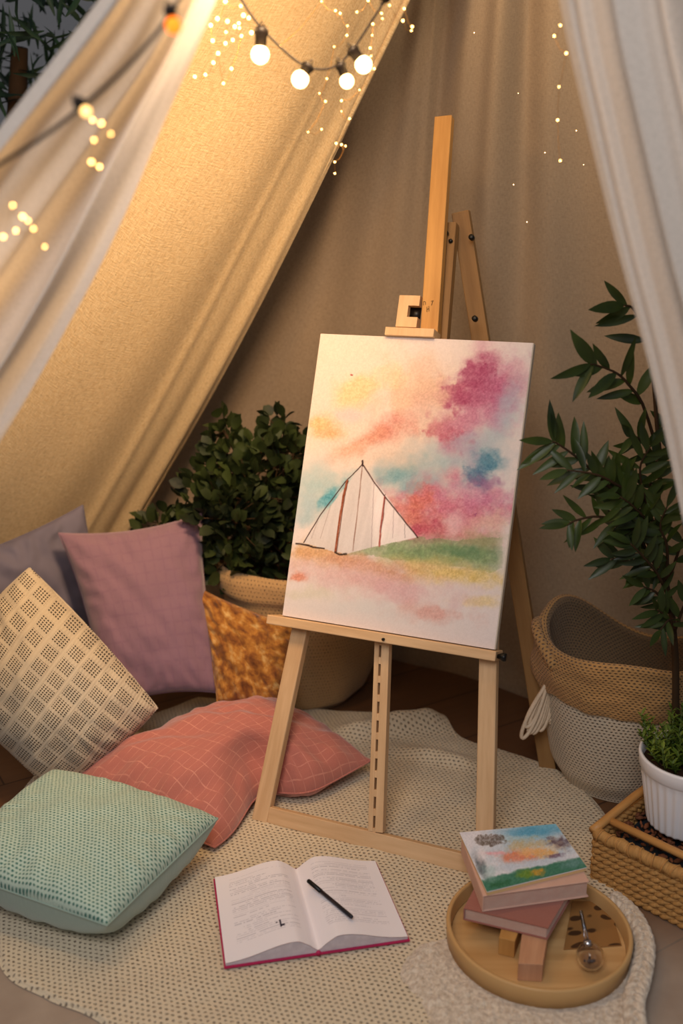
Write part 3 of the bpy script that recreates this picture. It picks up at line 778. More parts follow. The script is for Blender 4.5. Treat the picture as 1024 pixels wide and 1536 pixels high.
for side in (-1, 1):
    def X_(x, side=side): return .5 + side*(.0 + .497*x)
    m = MB(); nn = 40
    for (b, rev) in ((0.0, False), (1.0, True)):
        vs = []; uvs = []
        for i in range(nn+1):
            x = i/nn; vs += [BP(X_(x), b, .0032), BP(X_(x)+side*.0, b, prof(x)-.0006)]; uvs += [(x*.15, 0), (x*.15, prof(x))]
        m.add(vs, [(2*i, 2*i+1, 2*i+3, 2*i+2) for i in range(nn)], uvs)
    vs = [BP(X_(1), 0, .0032), BP(X_(1), 1, .0032), BP(X_(1)-side*.004, 1, prof(1)), BP(X_(1)-side*.004, 0, prof(1))]
    m.add(vs, [(0, 1, 2, 3)], [(0, 0), (.2, 0), (.2, .004), (0, .004)])
    m.build('page_block', M_edge, bk, merge=False)
    fnp = (lambda u, v: BP(X_(1-u), v, prof(1-u)+.0002)) if side < 0 else (lambda u, v: BP(X_(u), v, prof(u)+.0002))
    painted('page', fnp, 150, 240, pagecol(3 if side < 0 else 8, side < 0), M_page, bk, .15, .2)
def onpage(px, py):
    return F(px, py, zb+max(prof(.1*k) for k in range(11))+.0056)
    p = F(px, py, zb+.02)
    # solve height on the right page by a few steps
    z = zb+.02
    for k in range(5):
        p = F(px, py, z); a = ((p-bl).dot(brr-bl))/((brr-bl).length_squared); x = abs(a-.5)/.497; z = zb+prof(min(max(x, 0), 1))+.0042
    return F(px, py, z)
pa, pb = onpage(462, 1321), onpage(528, 1376)
dv = (pb-pa)
pn = thing('pen', 'slim black pen lying on the right page of the open book', 'pen', (pa+pb)/2)
m = MB(); m.tube([pa, pa+dv*.02, pa+dv*.30], [.0034, .0040, .0040], 12); m.build('pen_cap', M_black, pn)
m = MB(); m.tube([pa+dv*.305, pa+dv*.97, pa+dv], [.0036, .0036, .0026], 12); m.build('barrel', plain('pen_barrel', (38, 38, 46), .3, .3), pn)

# ------------------------------------------------------------------ tray with books
tc = Vector((.337, 1.452, .0125)); TR = .157
ty = thing('round_tray', 'round bamboo serving tray with a raised rim on the fluffy throw', 'tray', tc)
n = NT('bamboo'); gq = n.gen((2, 30, 2)); a = n.noise(gq, 1, 4)
M_bam = n.done(n.mix(n.ramp(a, [(.3, 0.0), (.7, 1.0)]), (178, 136, 84), (206, 168, 116)), None, .38)
n = NT('bamboo_rim'); gq = n.gen((9, 9, 3)); a = n.noise(gq, 1, 3)
M_bam2 = n.done(n.mix(a, (184, 144, 92), (202, 164, 112)), None, .42)
m = MB(); m.lathe([(0, .008), (TR-.010, .008)], tc, 64); m.lathe([(TR-.003, .0), (0, .0)], tc, 64); m.build('tray_base', M_bam, ty)
m = MB(); m.lathe([(TR-.0095, .0078), (TR-.008, .034), (TR-.0065, .037), (TR-.002, .037), (TR, .034), (TR-.002, .002), (TR-.006, .0)], tc, 96); m.build('rim', M_bam2, ty)
zt = tc.z+.008
def prism(name, quad, z0, z1, mat, parent, bevel=.0008, insetz=None):
    """quad of four floor-plane points, back-left, back-right, front-right, front-left"""
    b = [Vector((p[0], p[1], z0)) for p in quad]; t = [Vector((p[0], p[1], z1)) for p in quad]
    m = MB(); L1 = (t[1]-t[0]).length; L2 = (t[3]-t[0]).length; H = z1-z0
    m.add(t, [(0, 3, 2, 1)], [(0, 0), (L1, 0), (L1, L2), (0, L2)]); m.add(b, [(0, 1, 2, 3)], [(0, 0), (L1, 0), (L1, L2), (0, L2)])
    for i in range(4):
        j = (i+1) % 4; L = (t[i]-t[j]).length
        m.add([b[i], t[i], t[j], b[j]], [(0, 1, 2, 3)], [(0, 0), (0, H), (L, H), (L, 0)])
    return m.build(name, mat, parent, smooth=False, bevel=bevel)
def inset(quad, d):
    c = sum((Vector(p) for p in quad), Vector())/4
    return [Vector(p)+(c-Vector(p)).normalized()*d for p in quad]
M_blk = wood('pinkish_block', (176, 128, 96), (206, 160, 124))
bz = zt+.034
q = [F(*p, bz) for p in ((783, 1395), (822, 1398), (814, 1447), (777, 1445))]
bw_ = prism('wooden_block', q, zt+.0004, bz, M_blk, None, .001); tag(bw_, 'pale wooden block on the tray jutting out under the book stack', 'block')
q = [F(*p, bz) for p in ((756, 1375), (784, 1380), (772, 1412), (748, 1406))]
bw_ = prism('wooden_block', q, zt+.0004, bz, M_oak2, None, .001); tag(bw_, 'darker wooden block on the tray tucked under the left of the book stack', 'block')
def pbook(label, quad, z0, z1, cm, pm, ct=.0022):
    c = sum((Vector(p) for p in quad), Vector())/4
    t = thing('book', label, 'book', Vector((c.x, c.y, z0)))
    prism('cover_board', quad, z1-ct, z1, cm, t); prism('cover_board', quad, z0, z0+ct, cm, t)
    prism('page_block', inset(quad, .004), z0+ct, z1-ct, pm, t, 0)
    sp_ = [quad[0], quad[0]+(quad[1]-quad[0]).normalized()*.002, quad[3]+(quad[2]-quad[3]).normalized()*.002, quad[3]]
    prism('spine', sp_, z0+ct, z1-ct, cm, t, 0)
    return t
M_rose = gridlines('rose_cover', (168, 104, 88), (150, 90, 78), (.06, .06), .01)
M_pinkpg = gridlines('pinkish_page_edges', (214, 180, 162), (190, 150, 134), (5, .002), .2, .0003)
M_pinkcv = plain('blush_cover', (206, 168, 150), .7, 0, .2, .05, 30)
b1 = bz+.0005; b2 = b1+.024; b3 = b2+.0005+.032; b4 = b3+.0005+.008
q1 = [F(*p, b2) for p in ((728, 1300), (856, 1334), (822, 1392), (695, 1362))]
pbook('rose brown covered book at the bottom of the stack on the tray', q1, b1, b2, M_rose, M_pinkpg)
q2 = [F(*p, b3) for p in ((692, 1258), (838, 1243), (884, 1322), (724, 1344))]
pbook('thick blush pink book in the middle of the stack on the tray', q2, b2+.0005, b3, M_pinkcv, M_pinkpg)
q3 = [F(*p, b4) for p in ((689, 1249), (833, 1236), (880, 1301), (730, 1338))]
c = sum((Vector(p) for p in q3), Vector())/4
pb3 = thing('art_book', 'slim art book with a painted sky and flower cover on top of the stack', 'book', Vector((c.x, c.y, b3+.0005)))
prism('page_block', inset(q3, .0015), b3+.0005, b4-.0012, plain('cream_edge', (214, 180, 130), .7), pb3, 0)
prism('back_board', q3, b4-.0012, b4, M_white, pb3, 0)
def bookcol(U, V):
    X = (100*(1-U)+590*U)*(1-V) + (232*(1-U)+752*U)*V
    Y = (100*(1-U)+52*U)*(1-V) + (415*(1-U)+345*U)*V
    col = np.ones(X.shape+(3,))*np.array((226, 226, 236.))
    def B(x, y, rx, ry, ang, c, st, rough=.9, sc=90, seed=1, soft=.55):
        k = np.array(c, float)
        c1 = blob(col, X, Y, x, y, rx*1.3, ry*1.4, ang, k, st*.45, rough*1.3, sc, seed, .9)
        return blob(c1, X, Y, x, y, rx, ry, ang, k, st*.75, rough*1.6, sc*.8, seed+300, .8)
    col = B(460, 200, 260, 130, -5, (176, 200, 218), .9, rough=.4, sc=90, seed=100, soft=.8)
    col = B(470, 95, 200, 50, -4, (76, 156, 196), 1, rough=.25, sc=60, seed=101, soft=.4)
    col = B(560, 60, 120, 30, -4, (120, 186, 214), .9, rough=.4, sc=40, seed=102)
    col = B(420, 140, 130, 20, 0, (176, 206, 214), .7, rough=.6, sc=30, seed=103)
    col = B(610, 180, 70, 36, 8, (88, 66, 76), 1, rough=.6, sc=30, seed=104, soft=.3)
    col = B(450, 180, 100, 28, -5, (196, 176, 130), .9, rough=.8, sc=26, seed=105)
    col = B(560, 215, 90, 24, -5, (222, 206, 180), .9, rough=.8, sc=22, seed=106)
    col = B(400, 250, 110, 34, 0, (230, 128, 92), 1, rough=.6, sc=30, seed=107, soft=.4)
    col = B(460, 225, 80, 26, 0, (236, 184, 120), .95, rough=.7, sc=22, seed=108)
    col = B(540, 245, 60, 20, 0, (226, 170, 96), .9, rough=.8, sc=20, seed=109)
    col = B(590, 262, 40, 12, -6, (96, 60, 84), .8, rough=.8, sc=20, seed=110)
    col = B(280, 222, 60, 12, 0, (236, 170, 180), .9, rough=.5, sc=24, seed=111)
    col = B(420, 295, 230, 24, -5, (196, 208, 224), .9, rough=.5, sc=40, seed=112)
    gb = ss(0, 14, Y-(392-.135*(X-232))+52+ (fbm(X, Y, 40, 113)-.5)*30)[..., None]
    col = col*(1-gb)+np.array((70, 126, 104.))*gb
    col = B(680, 315, 90, 24, -8, (110, 150, 150), .8, rough=.5, sc=30, seed=114)
    col = B(430, 345, 46, 26, 0, (118, 148, 50), .95, rough=.6, sc=26, seed=115)
    col = B(495, 342, 34, 20, 0, (214, 158, 58), 1, rough=.6, sc=20, seed=116)
    col = B(300, 385, 60, 16, -6, (44, 96, 60), .8, rough=.7, sc=20, seed=117)
    col = B(210, 290, 26, 70, -22, (40, 52, 60), .9, rough=.3, sc=40, seed=118, soft=.3)
    col = B(210, 230, 30, 50, -10, (232, 226, 232), .9, rough=.3, sc=40, seed=119)
    col = B(250, 320, 50, 50, -20, (170, 200, 200), .6, rough=.6, sc=40, seed=120)
    pt = ss(1.1, .8, np.sqrt(((X-255)/78)**2+((Y-148)/34)**2)+(fbm(X, Y, 26, 131)-.5)*1.2)*(.35+.65*vnoise(X/4, Y/7, 7))
    col = col*(1-pt[..., None]) + np.array((104, 92, 84.))*pt[..., None]
    col = col + (fbm(X, Y, 6, 140, 3)-.5)[..., None]*34
    return col
def qb(quad, z): return lambda u, v: (lambda p: Vector((p.x, p.y, z)))(Vector(quad[0]).lerp(Vector(quad[1]), u).lerp(Vector(quad[3]).lerp(Vector(quad[2]), u), v))
M_gloss = vcmat('glossy_print', .35, .02, 300)
painted('front_cover', qb(q3, b4+.0004), 190, 150, bookcol, M_gloss, pb3, .2, .12)
# spotted card on the tray
q = [F(*p, zt+.002) for p in ((858, 1352), (912, 1352), (932, 1418), (845, 1424))]
n = NT('spotted_card'); vo = n.node('ShaderNodeTexVoronoi', Scale=46.0); n.L.new(n.warp(n.uv(), 20, .02), vo.inputs['Vector'])
M_spot = n.done(n.mix(n.ramp(vo.outputs[0], [(.34, 1.0), (.42, 0.0)]), (150, 108, 62), (72, 48, 30)), None, .4)
cd = prism('spotted_coaster', q, zt+.0004, zt+.003, M_spot, None, .0005); tag(cd, 'brown spotted flat coaster on the right side of the tray', 'coaster')
# glass ball ornament
n = NT('clear_glass'); n.b.inputs['Transmission Weight'].default_value = 1; n.b.inputs['IOR'].default_value = 1.3
M_glass = n.done((246, 246, 250), None, .04)
gb_ = F(885, 1434, zt+.027); gb_.z = zt+.0265
gs = thing('glass_ball_dropper', 'clear glass ball with a thin stem standing on the right of the tray', 'ornament', Vector((gb_.x, gb_.y, zt+.003)))
m = MB(); pr = [(.0001, -.023)]+[(.023*math.sin(a), -.023*math.cos(a)) for a in [PI*k/20 for k in range(1, 20)]]+[(.0001, .023)]
m.lathe(pr, gb_, 32); m.lathe([(r*.86, z*.86) for r, z in pr][::-1], gb_, 32); m.build('glass_ball', M_glass, gs)
tp = D(873, 1345, gb_.y+.01); top_ = Vector((tp.x, gb_.y+.012, gb_.z+.078))
d_ = (top_-gb_).normalized(); m = MB()
m.tube([gb_+d_*.021, gb_+d_*.03, top_], [.006, .0035, .0026], 10); m.build('stem', M_glass, gs)
m = MB(); m.tube([gb_+d_*.020, gb_+d_*.028], [.0075, .006], 14); m.build('collar', plain('silver', (200, 200, 205), .2, 1), gs)
m = MB()
for k in range(9):
    a = random.random()*6.28; r = random.random()*.010
    p = gb_+Vector((r*math.cos(a), r*math.sin(a), -.014+random.random()*.005)); 
    m.tube([p, p+Vector((0, 0, .0035))], [.0024, .0016], 6)
m.build('bead_filling', plain('beads', (120, 112, 110), .3, .4), gs)

# ------------------------------------------------------------------ knitted belly basket
bc = Vector((.628, 2.020, 0))
kb = thing('belly_basket', 'tall knitted jute basket with folded golden cuff and pale lower half', 'basket', bc+Vector((0, 0, .001)))
M_jute = weave('jute_gold', (200, 156, 100), (58, 40, 24), .0115, .0085, .40, yarn2=(180, 134, 80), bump=1.0, dist=.004, warp=.012, wsc=6, hy=.30)
M_pale = weave('pale_cord', (222, 206, 180), (72, 58, 44), .0100, .0080, .38, yarn2=(206, 190, 166), bump=1.0, dist=.004, warp=.010, wsc=6, hy=.30)
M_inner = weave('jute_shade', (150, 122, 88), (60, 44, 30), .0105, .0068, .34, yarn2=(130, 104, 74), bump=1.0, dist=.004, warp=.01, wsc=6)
def rimh(a):   # rim height by bearing (0 = right, pi = left, -pi/2 = towards the viewer)
    return .330 + .022*math.exp(-((math.atan2(math.sin(a-2.5), math.cos(a-2.5)))/.9)**2)*1.9 - .055*math.exp(-((math.atan2(math.sin(a-.9), math.cos(a-.9)))/.8)**2) + .012*math.sin(a*3+1)
def rad(z, a):
    t = z/.34
    return .138 + .042*math.sin(min(t*1.25, 1)*PI/2) + .006*math.sin(a*2+.6) + .005*ns(math.cos(a)*2, math.sin(a)*2, z*6)
def bpt(r, a, z): return bc + Vector((r*math.cos(a), r*math.sin(a), z))
m = MB()
def body(u, v):
    a = u*2*PI; z = v*(rimh(a)-.02); r = rad(z, a)*(.90+.10*sst(0, .16, v)) if v < .16 else rad(z, a)
    return bpt(r, a, .004+z)
m.grid(body, 110, 50, 1.15, .36); m.lathe([(.115, .004), (0, .004)], bc, 40); m.build('body', M_pale, kb)
m = MB()
def cuff(u, v):   # v 0 at lower outside edge, rises, rolls over rim, goes inside
    a = u*2*PI; rh = rimh(a); lo = .225 + .010*math.sin(a*2)
    bul = .016 + .010*math.exp(-((math.atan2(math.sin(a-3.0), math.cos(a-3.0)))/.35)**2)
    bul += .006*ns(math.cos(a)*3, math.sin(a)*3, v*5) + .003*ns(a*5, v*9, 3)
    lo += .008*ns(math.cos(a)*4, math.sin(a)*4, 6)
    if v < .6:
        k = v/.6; z = lo+(rh-lo)*k; r = rad(z, a)+bul*math.sin(min(k*1.6+.35, 1)*PI/2)*(1-.35*k**4)
    elif v < .72:
        k = (v-.6)/.12; z = rh+.008*math.sin(k*PI); r = rad(rh, a)+bul*.65*(1-k)-.008*k
    else:
        k = (v-.72)/.28; z = rh-(rh-.08)*k; r = rad(z, a)-.010
    return bpt(r, a, z)
m.grid(lambda u, v: cuff(u, v*.70), 130, 40, 1.3, .20); m.build('folded_cuff', M_jute, kb)
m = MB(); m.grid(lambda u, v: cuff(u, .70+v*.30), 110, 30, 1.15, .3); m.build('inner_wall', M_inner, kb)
# carrying loop at the left
hl = []
for k in range(15):
    t = k/14; a = 2.75+t*.85; rr_ = rad(.33, a)+.014+.006*math.sin(t*PI); hl.append(bpt(rr_, a, rimh(a)-.026+.036*math.sin(t*PI)))
m = MB(); m.tube(hl, .0115, 10, uvscale=1); m.build('handle', M_jute, kb)
# tassel of looped cord
ts = thing('tassel', 'cream looped cord tassel hanging on the left side of the knitted basket', 'tassel', D(824, 1020, 1.99))
tb = D(826, 1018, 1.985)
m = MB()
for k in range(9):
    x0 = -.006+.002*k - .0; sp_ = -.052+.0062*k; L = .100+.040*random.random()
    pts = []
    for j in range(21):
        t = j/20; w = math.sin(t*PI)
        pts.append(tb + Vector((x0+sp_*w*1.0+.010*math.sin(t*2*PI)*(1 if k % 2 else -1), -.006-.014*w+.003*k, -L*w)))
    m.tube(pts, .0043, 6)
m.build('cord_loops', plain('cream_cord', (214, 194, 168), .95, 0, .1, .1, 200), ts)
m = MB(); m.tube([tb+Vector((-.012, 0, .004)), tb+Vector((.012, .0, .008))], .007, 8); m.build('knot', bpy.data.materials['cream_cord'], ts)

# ------------------------------------------------------------------ wicker basket
wc = F(893, 1250, .105); wc.z = 0
d1 = Vector((.70, -.714, 0)); d2 = Vector((.714, .70, 0)); W1, W2, WH = .34, .275, .105
wk = thing('wicker_basket', 'rectangular woven rush basket with cane rim at the lower right, holding potted plants', 'basket', wc+Vector((0, 0, .001))+d1*.15+d2*.13)
def WP(a, b, z): return wc + d1*a + d2*b + Vector((0, 0, z))
n = NT('rush_twist'); v = n.uv()
wv = n.N.new('ShaderNodeTexNoise'); n.L.new(n.uv(40, 300), wv.inputs['Vector']); wv.inputs['Scale'].default_value = 1
M_rush = n.done(n.mix(wv.outputs[0], (140, 98, 50), (206, 160, 98)), n.bump(wv.outputs[0], .4, .001), .7)
M_cane = wood('cane', (176, 126, 70), (208, 160, 98), rough=.4)
m = MB()
def wallrun(p0, p1, out, L):
    rows_n = 8; seg = int(L/.0022)
    for r in range(rows_n):
        z = .008+r*(WH-.016)/(rows_n-1)
        for st_ in range(2):
            pts = []
            for k in range(seg+1):
                t = k/seg; ph = t*L/.034*2*PI + st_*PI + r*.9
                pts.append(p0.lerp(p1, t)+Vector((0, 0, z+.0034*math.sin(ph))) + out*(.003*math.cos(ph)))
            m.tube(pts, .0052, 6)
wallrun(WP(0, 0, 0), WP(W1, 0, 0), -d2, W1); wallrun(WP(0, 0, 0), WP(0, W2, 0), -d1, W2)
wallrun(WP(W1, 0, 0), WP(W1, W2, 0), d1, W2); wallrun(WP(0, W2, 0), WP(W1, W2, 0), d2, W1)
m.build('woven_wall', M_rush, wk)
m = MB(); m.box(WP(W1/2, W2/2, .003), d1*(W1/2-.004), d2*(W2/2-.004), Vector((0, 0, .002))); m.build('basket_base', M_rush, wk, smooth=False)
m = MB()
for (a, b) in ((WP(0, 0, WH), WP(W1, 0, WH)), (WP(W1, 0, WH), WP(W1, W2, WH)), (WP(W1, W2, WH), WP(0, W2, WH))):
    pts = [a.lerp(b, k/40)+Vector((0, 0, .0015*math.sin(k*1.3))) for k in range(41)]
    m.tube(pts, [.0115+.0012*math.sin(k*2.1) for k in range(41)], 10)
m.build('wrapped_rim', M_rush, wk)
m = MB(); m.tube([WP(-.004, -.006, WH+.006), WP(0, .02, WH+.012), WP(0, W2*.5, WH+.018), WP(0, W2+.01, WH+.014)], .0085, 10)
m.tube([WP(-.004, .042, WH+.010), WP(W1*.5, .042, WH+.008), WP(W1, .042, WH+.008)], .0078, 10)
m.build('cane_rail', M_cane, wk, smooth=True)
m = MB()
for k in range(16):
    a = .01+k*.0215; ring = []
    for j in range(13):
        q = 2*PI*j/12; ring.append(WP(a+.004*math.sin(q+k), .0128*math.cos(q), WH+.0128*math.sin(q)))
    m.tube(ring, .0013, 5, cap=False)
m.build('binding', M_cane, wk)
m = MB()
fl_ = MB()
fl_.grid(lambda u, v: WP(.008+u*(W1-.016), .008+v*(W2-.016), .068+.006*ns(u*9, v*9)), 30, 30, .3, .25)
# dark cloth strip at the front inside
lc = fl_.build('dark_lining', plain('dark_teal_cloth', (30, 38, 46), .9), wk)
m = MB()
for k in range(420):
    a, b = random.uniform(.010, W1-.012), random.uniform(.060, W2-.012)
    p = WP(a, b, .074+random.random()*.014); r = random.uniform(.004, .009)
    t = Vector((random.uniform(-1, 1), random.uniform(-1, 1), random.uniform(-.3, .3))).normalized()
    m.tube([p-t*r, p, p+t*r], [r*.3, r*.6, r*.25], 6)
bkm = m.build('bark_chips', plain('bark', (108, 66, 44), .85, 0, .2, .35, 60), None, base=WP(.15, .13, .07)); tag(bkm, 'loose brown bark chips filling the wicker basket', 'bark chips', kind='stuff')

# white ribbed pot with herb
pc = Vector((.658, 1.680, .100))
wp = thing('white_pot', 'small white ribbed ceramic pot with a leafy green herb in the wicker basket', 'plant pot', pc)
def ribf(a, k): return 1+ (.018*math.cos(a*32) if 1 <= k <= 10 else 0)
prf = [(.066, 0), (.070, .002)] + [(.071+.018*(k/9), .006+.106*(k/9)) for k in range(10)] + [(.0905, .115), (.094, .119), (.096, .140), (.0955, .145), (.091, .145), (.088, .130), (.086, .118), (.001, .118)]
m = MB(); m.lathe([(0.001, 0)]+prf[:-1], pc, 204, fn=lambda a, k: ribf(a, k-1)); pot = m.build('pot', M_white, wp)
m = MB(); m.lathe([(.0868, .124), (.05, .130), (.001, .132)], pc, 40); m.build('soil', M_soil, wp)
def leaf(m, p, d, L, W, up=Vector((0, 0, 1)), droop=.25, fold=.25, seg=5, tipr=1.0, round_=False):
    d = Vector(d).normalized(); sd = d.cross(up)
    if sd.length < .05: sd = d.cross(Vector((1, 0, 0)))
    sd.normalize(); nn = sd.cross(d).normalized(); vs = []; uvs = []
    for k in range(seg+1):
        t = k/seg
        w = W*(math.sin(PI*min(t*.97+.03, 1))**(.8 if not round_ else .55))*(1-.25*t if not round_ else 1)
        if k == seg: w = 0
        c = Vector(p) + d*(L*t) - nn*(L*droop*t*t)
        vs += [c - sd*w/2 + nn*(w*fold), c, c + sd*w/2 + nn*(w*fold)]; uvs += [(0, t), (.5, t), (1, t)]
    fs = []
    for k in range(seg):
        a = 3*k; fs += [(a, a+1, a+4, a+3), (a+1, a+2, a+5, a+4)]
    m.add(vs, fs, uvs)
def rv(s=1.0): return Vector((random.uniform(-s, s), random.uniform(-s, s), random.uniform(-s, s)))
m = MB(); ms = MB()
for k in range(75):
    a = random.random()*6.28; r = .075*math.sqrt(random.random()); p = pc+Vector((r*math.cos(a), r*math.sin(a), .128))
    H = random.uniform(.03, .075)*(1.0 if r > .02 else 1.15); q = p+Vector((r*.35*math.cos(a), r*.35*math.sin(a), H))
    ms.tube([p, p.lerp(q, .5)+rv(.004), q], .0011, 5)
    for j in range(16):
        t = .2+.8*j/15; c0 = p.lerp(q, t); dd = Vector((math.cos(j*2.4+k), math.sin(j*2.4+k), .7+.5*t))
        leaf(m, c0, dd, random.uniform(.013, .021), .0065, droop=.2, seg=3)
m.build('herb_foliage', leafmat('herb_green', (66, 92, 28), (116, 134, 44)), wp); ms.build('herb_stem', leafmat('herb_stem_green', (70, 90, 36), (90, 110, 50)), wp)

# ------------------------------------------------------------------ tall plant at the right
pp = Vector((.667, 1.800, .088))
pl = thing('potted_tree', 'dark green shrub with long narrow leaves rising at the right edge behind the white pot', 'plant', pp)
m = MB(); m.lathe([(.001, 0), (.024, 0), (.029, .13), (.031, .132), (.031, .146), (.028, .146), (.027, .13)], pp, 36); m.build('pot', plain('clay_beige', (176, 146, 108), .9, 0, .1, .15, 60), pl)
m = MB(); m.lathe([(.0275, .138), (.02, .141), (.001, .142)], pp, 24); m.build('soil', M_soil, pl)
m = MB()
YP = 1.80
tb0 = pp+Vector((0, 0, .138))
trunk = [tb0, D(1013, 1010, 1.80), D(1010, 950, 1.80), D(1004, 900, 1.80), D(990, 840, 1.82), D(985, 780, 1.83), D(990, 700, 1.84), D(985, 640, 1.84), D(978, 560, 1.84), D(962, 480, 1.84), D(952, 450, 1.84)]
def smooth(P, n): return [catmull(P, k/n) for k in range(n+1)]
m.tube(smooth(trunk, 40), [.0095 if k < 2 else .0065*(1-k/48) + .0012 for k in range(41)], 8)
lv = MB()
BR = [  # (polyline of sight points with depth, leaf length, leaf count, spread)
    ([(990, 690, 1.84), (965, 610, 1.80), (945, 580, 1.77), (925, 560, 1.75), (895, 548, 1.73), (885, 546, 1.72)], .074, 13),
    ([(978, 560, 1.84), (962, 490, 1.80), (948, 462, 1.78), (935, 458, 1.77)], .078, 7),
    ([(985, 800, 1.82), (945, 760, 1.78), (905, 722, 1.75), (870, 690, 1.73), (840, 668, 1.72), (828, 662, 1.71)], .074, 17),
    ([(990, 830, 1.82), (940, 790, 1.76), (900, 775, 1.73), (865, 780, 1.71), (850, 788, 1.70)], .062, 14),
    ([(985, 760, 1.83), (930, 730, 1.74), (895, 712, 1.71), (850, 705, 1.70)], .060, 13),
    ([(1000, 880, 1.81), (965, 850, 1.76), (935, 840, 1.74), (915, 838, 1.73)], .066, 9),
    ([(990, 840, 1.82), (975, 790, 1.76), (950, 760, 1.72), (930, 745, 1.70)], .066, 15),
    ([(985, 800, 1.82), (965, 740, 1.78), (960, 700, 1.76), (975, 670, 1.75)], .064, 12),
    ([(985, 700, 1.84), (960, 660, 1.80), (945, 655, 1.78)], .062, 8),
    ([(1000, 880, 1.81), (1020, 820, 1.78), (1040, 780, 1.76)], .064, 10),
    ([(1004, 900, 1.80), (985, 860, 1.74), (960, 830, 1.71), (945, 815, 1.70)], .060, 16),
    ([(1010, 950, 1.79), (1000, 925, 1.75), (985, 915, 1.73)], .056, 8),
    ([(1010, 950, 1.79), (1030, 900, 1.76), (1050, 880, 1.75)], .064, 8),
    ([(1000, 880, 1.81), (1000, 820, 1.74), (990, 790, 1.72), (1000, 760, 1.71)], .060, 16),
    ([(995, 860, 1.81), (960, 800, 1.86), (930, 790, 1.88)], .062, 12),
    ([(990, 700, 1.84), (1010, 640, 1.84), (1015, 600, 1.84)], .062, 8),
    ([(985, 830, 1.82), (960, 770, 1.79), (935, 735, 1.78), (925, 715, 1.77)], .060, 16),
    ([(985, 780, 1.83), (975, 730, 1.80), (985, 690, 1.78)], .058, 13),
    ([(1000, 880, 1.80), (975, 835, 1.78), (955, 800, 1.76), (940, 790, 1.75)], .060, 16),
    ([(1004, 920, 1.80), (985, 890, 1.76), (965, 880, 1.74)], .056, 10),
    ([(1010, 960, 1.79), (1005, 930, 1.74), (990, 945, 1.72)], .050, 8),
]
for bi, (P, L, cnt) in enumerate(BR):
    pts = [D(*q) for q in P]; m.tube(smooth(pts, 14), [.0026*(1-k/18)+.0008 for k in range(15)], 6)
    view = (O-pts[-1]).normalized()
    for k in range(cnt):
        t = .22+.78*k/(cnt-1); p = catmull(pts, t); tg = (catmull(pts, min(t+.03, 1)) - catmull(pts, max(t-.03, 0))).normalized()
        sd = tg.cross(view).normalized()*(1 if k % 2 else -1)
        ang = .25 if k == cnt-1 else random.uniform(.55, 1.05)
        d = tg*math.cos(ang)+sd*math.sin(ang)+rv(.28)+Vector((0, 0, -.08))
        leaf(lv, p, d, L*random.uniform(.75, 1.12), L*.26*random.uniform(.85, 1.2), up=(view+rv(.5)).normalized(), droop=random.uniform(-.02, .22), fold=.18, seg=6)
m.build('branches', M_stem, pl); lv.build('foliage', leafmat('shrub_leaf', (28, 42, 18), (62, 78, 28)), pl)

# ------------------------------------------------------------------ planter with bush
pc2 = D(460, 1010, 2.46); pc2.z = .001
bp = thing('burlap_planter', 'large burlap-wrapped planter with a dense dark leafy bush behind the easel', 'planter', pc2)
M_burl = weave('burlap', (210, 172, 122), (108, 78, 46), .0100, .0100, .32, jit=2.6, bump=.9, dist=.003, warp=.012, wsc=7, yarn2=(170, 136, 90))
def plf(a, k): return 1+.03*math.sin(a*3+k*.4)+.02*math.sin(a*7+1+k*.8)
prf = [(.13, 0), (.152, .02), (.174, .08), (.194, .16), (.212, .25), (.222, .31), (.238, .33), (.242, .37), (.230, .39), (.212, .38), (.19, .33)]
pr2 = []
for k in range(40):
    t = k/39*(len(prf)-1); i = min(int(t), len(prf)-2); f = t-i; pr2.append((prf[i][0]*(1-f)+prf[i+1][0]*f, prf[i][1]*(1-f)+prf[i+1][1]*f))
m = MB(); m.lathe(pr2, pc2, 90, fn=lambda a, k: plf(a, k*.25)); m.build('burlap_wrap', M_burl, bp)
m = MB(); m.lathe([(.19, .33), (.1, .34), (.001, .345)], pc2, 30, fn=lambda a, k: 1.0); m.build('soil', M_soil, bp)
lv = MB(); sm = MB()
blobs = [((385, 745, 2.42), .125, .17, 260), ((340, 690, 2.42), .05, .085, 60), ((325, 740, 2.40), .085, .085, 110), ((420, 690, 2.42), .085, .09, 110), ((360, 820, 2.38), .12, .10, 220), ((440, 800, 2.46), .12, .15, 200),
         ((290, 800, 2.38), .06, .06, 60), ((240, 785, 2.40), .05, .030, 34), ((470, 740, 2.5), .09, .12, 80), ((335, 645, 2.43), .022, .045, 18), ((415, 640, 2.43), .030, .035, 18), ((440, 678, 2.42), .035, .025, 16), ((345, 780, 2.34), .10, .10, 120)]
for (c0, rx, rz, cnt) in blobs:
    c1 = D(*c0); root = pc2+Vector((random.uniform(-.06, .06), random.uniform(-.06, .06), .30))
    sm.tube(smooth([root, root.lerp(c1, .55)+Vector((0, 0, .02)), c1], 10), .0035, 5)
    for k in range(cnt):
        v3 = rv(); 
        while v3.length > 1: v3 = rv()
        v3 = v3.normalized()*(v3.length**.5)
        p = c1+Vector((v3.x*rx, v3.y*rx*.8, v3.z*rz))
        if k % 8 == 0: sm.tube([c1.lerp(p, .2), p], .0014, 4)
        d = (v3+Vector((0, 0, .35))+rv(.5))
        leaf(lv, p, d, random.uniform(.030, .045), random.uniform(.024, .034), up=rv().normalized(), droop=.2, fold=.12, seg=4, round_=True)
lv.build('foliage', leafmat('bush_leaf', (24, 34, 16), (62, 76, 34), .6), bp); sm.build('branches', M_stem, bp)
